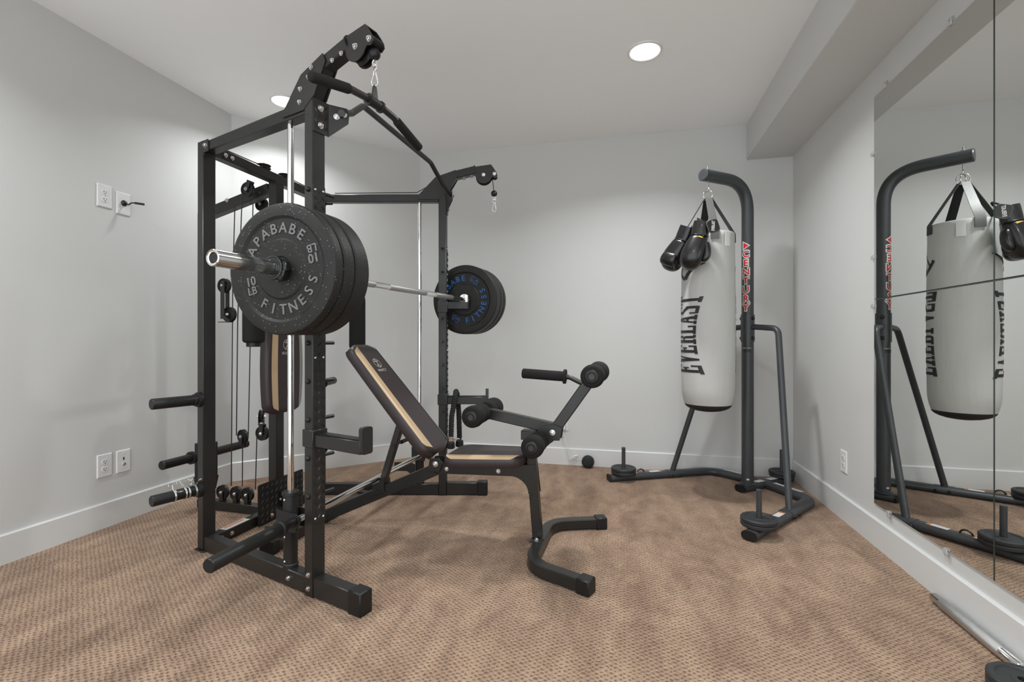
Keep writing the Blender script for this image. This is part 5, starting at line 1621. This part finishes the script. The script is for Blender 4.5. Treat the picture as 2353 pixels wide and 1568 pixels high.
for i in range(4):
    mb.tube([Vector((0.085 + (0.030 + 0.004 * i) * math.cos(a) * 0.86, -0.034 + 0.003 * i, -0.235 + (0.010 + 0.002 * i) * math.sin(a) + 0.016 * math.cos(a))) for a in [2 * PI * j / 18 for j in range(18)]], 0.0016, 6, closed=True)
part('cord_bundle', mb, 'white', ad, sharp=60)
spk = thing('round_speaker', 'small round dark fabric speaker standing on the carpet against the back baseboard', 'speaker', (-0.262, 3.752, 0.0), math.radians(-3))
mb = MB(); mb.lathe([(0, 0.030), (0.034, 0.030), (0.044, 0.022), (0.0485, 0.008), (0.0485, -0.012), (0.044, -0.024), (0.036, -0.030), (0, -0.030)], (0, 0, 0.0485), (0, -1, 0), 40); part('speaker_body', mb, 'plastic', spk, sharp=50)
mb = MB(); mb.lathe([(0, 0.0325), (0.030, 0.0322), (0.0405, 0.026), (0.0465, 0.013), (0.0487, 0.006)], (0, 0, 0.0485), (0, -1, 0), 40); part('fabric_grille', mb, 'fabric', spk, sharp=70)

# ------------------------------------------------------------------ wall mirrors
MX = XR - 0.0015; MT = 0.006
ys = [2.668, 1.893, 1.118]; zs = [0.200, 1.196, 2.186]
names = {(0, 0): 'frameless mirror panel, lower row beside the corner, reflecting the bag and stand feet', (0, 1): 'frameless mirror panel, upper row beside the corner, reflecting the curved pole',
         (1, 0): 'frameless mirror panel cut by the picture edge, lower row', (1, 1): 'frameless mirror panel cut by the picture edge, upper row'}
for i in range(2):
    for j in range(2):
        y1, y0, z0, z1 = ys[i] - 0.0015, ys[i + 1] + 0.0015, zs[j] + 0.0012, zs[j + 1] - 0.0012
        t = thing('wall_mirror', names[(i, j)], 'mirror', (MX, (y0 + y1) / 2, z0), 0, 'frameless mirror panels on the right wall')
        w, h = y1 - y0, z1 - z0
        mb = MB()
        e = 0.0022
        rings = []
        for x, ins in ((0, 0), (-MT + 0.002, 0), (-MT, e)):
            rings.append([Vector((x, -w / 2 + ins, ins)), Vector((x, w / 2 - ins, ins)), Vector((x, w / 2 - ins, h - ins)), Vector((x, -w / 2 + ins, h - ins))])
        mb.loft(rings)
        part('glass_edge', mb, 'edge', t, sharp=10)
        mb = MB(); mb.add([(-MT - 0.0003, -w / 2 + e, e), (-MT - 0.0003, w / 2 - e, e), (-MT - 0.0003, w / 2 - e, h - e), (-MT - 0.0003, -w / 2 + e, h - e)], [(0, 3, 2, 1)])
        flat_mesh('mirror_face', mb, 'mirror', t)
        # clear clips on the outer edges
        clips = []
        if j == 1: clips += [(w * 0.5 - 0.105, h, 'z'), (w * 0.5 - 0.56, h, 'z')] if i == 0 else [(0.1, h, 'z')]
        if j == 0: clips += [(w * 0.5 - 0.135, 0, 'z'), (w * 0.5 - 0.535, 0, 'z')] if i == 0 else [(0.1, 0, 'z')]
        if i == 0:
            clips += [(w / 2, h - 0.275, 'y'), (w / 2, 0.205, 'y')] if j == 1 else [(w / 2, h - 0.03, 'y')]
        for cy_, cz_, ori in clips:
            mb = MB()
            if ori == 'z':
                sg = 1 if cz_ > 0 else -1
                mb.box((-MT - 0.004, cy_, cz_ + sg * 0.004), (0.006, 0.020, 0.026), bevel=0.0015); mb.box((-0.001, cy_, cz_ + sg * 0.014), (0.008, 0.016, 0.020), bevel=0.0015)
                mb.cyl((-0.003, cy_, cz_ + sg * 0.016), (-0.011, cy_, cz_ + sg * 0.016), 0.006, 14, 0.001)
            else:
                mb.box((-MT - 0.004, cy_ + 0.004, cz_), (0.006, 0.026, 0.020), bevel=0.0015); mb.box((-0.001, cy_ + 0.014, cz_), (0.008, 0.020, 0.016), bevel=0.0015)
                mb.cyl((-0.003, cy_ + 0.016, cz_), (-0.011, cy_ + 0.016, cz_), 0.006, 14, 0.001)
            part('mirror_clip', mb, 'clear', t)

# ------------------------------------------------------------------ loose bar and plates on the floor
b1 = Vector((1.156, 2.130, 0.0200)); b2 = Vector((1.158, 1.722, 0.0200))
dh = thing('dumbbell_bar', 'bare chrome dumbbell bar lying on the carpet along the right baseboard', 'dumbbell bar', b1, 0)
dd = (b2 - b1); L = dd.length
mb = MB(); mb.lathe([(0, 0), (0.014, 0), (0.0172, 0.003), (0.0172, L - 0.003), (0.014, L), (0, L)], (0, 0, 0), dd, 28); hb = part('bar', mb, 'chrome', dh, sharp=50)
mb = MB(); mb.lathe([(0.0173, 0.045), (0.0192, 0.048), (0.0192, L - 0.078), (0.0173, L - 0.075)], (0, 0, 0), dd, 28); part('knurled_sleeve', mb, 'knurl', hb, sharp=60)
p = Vector((1.102, 1.632, 0))
iron_plate('black iron plate lying flat on the carpet, lower of two at the bar\'s near end', p.x, p.y, 0.0, 0.079, 0.022, 'loose plates on the carpet')
iron_plate('black iron plate stacked on another on the carpet beside the chrome bar', p.x, p.y, 0.0225, 0.079, 0.022, 'loose plates on the carpet')
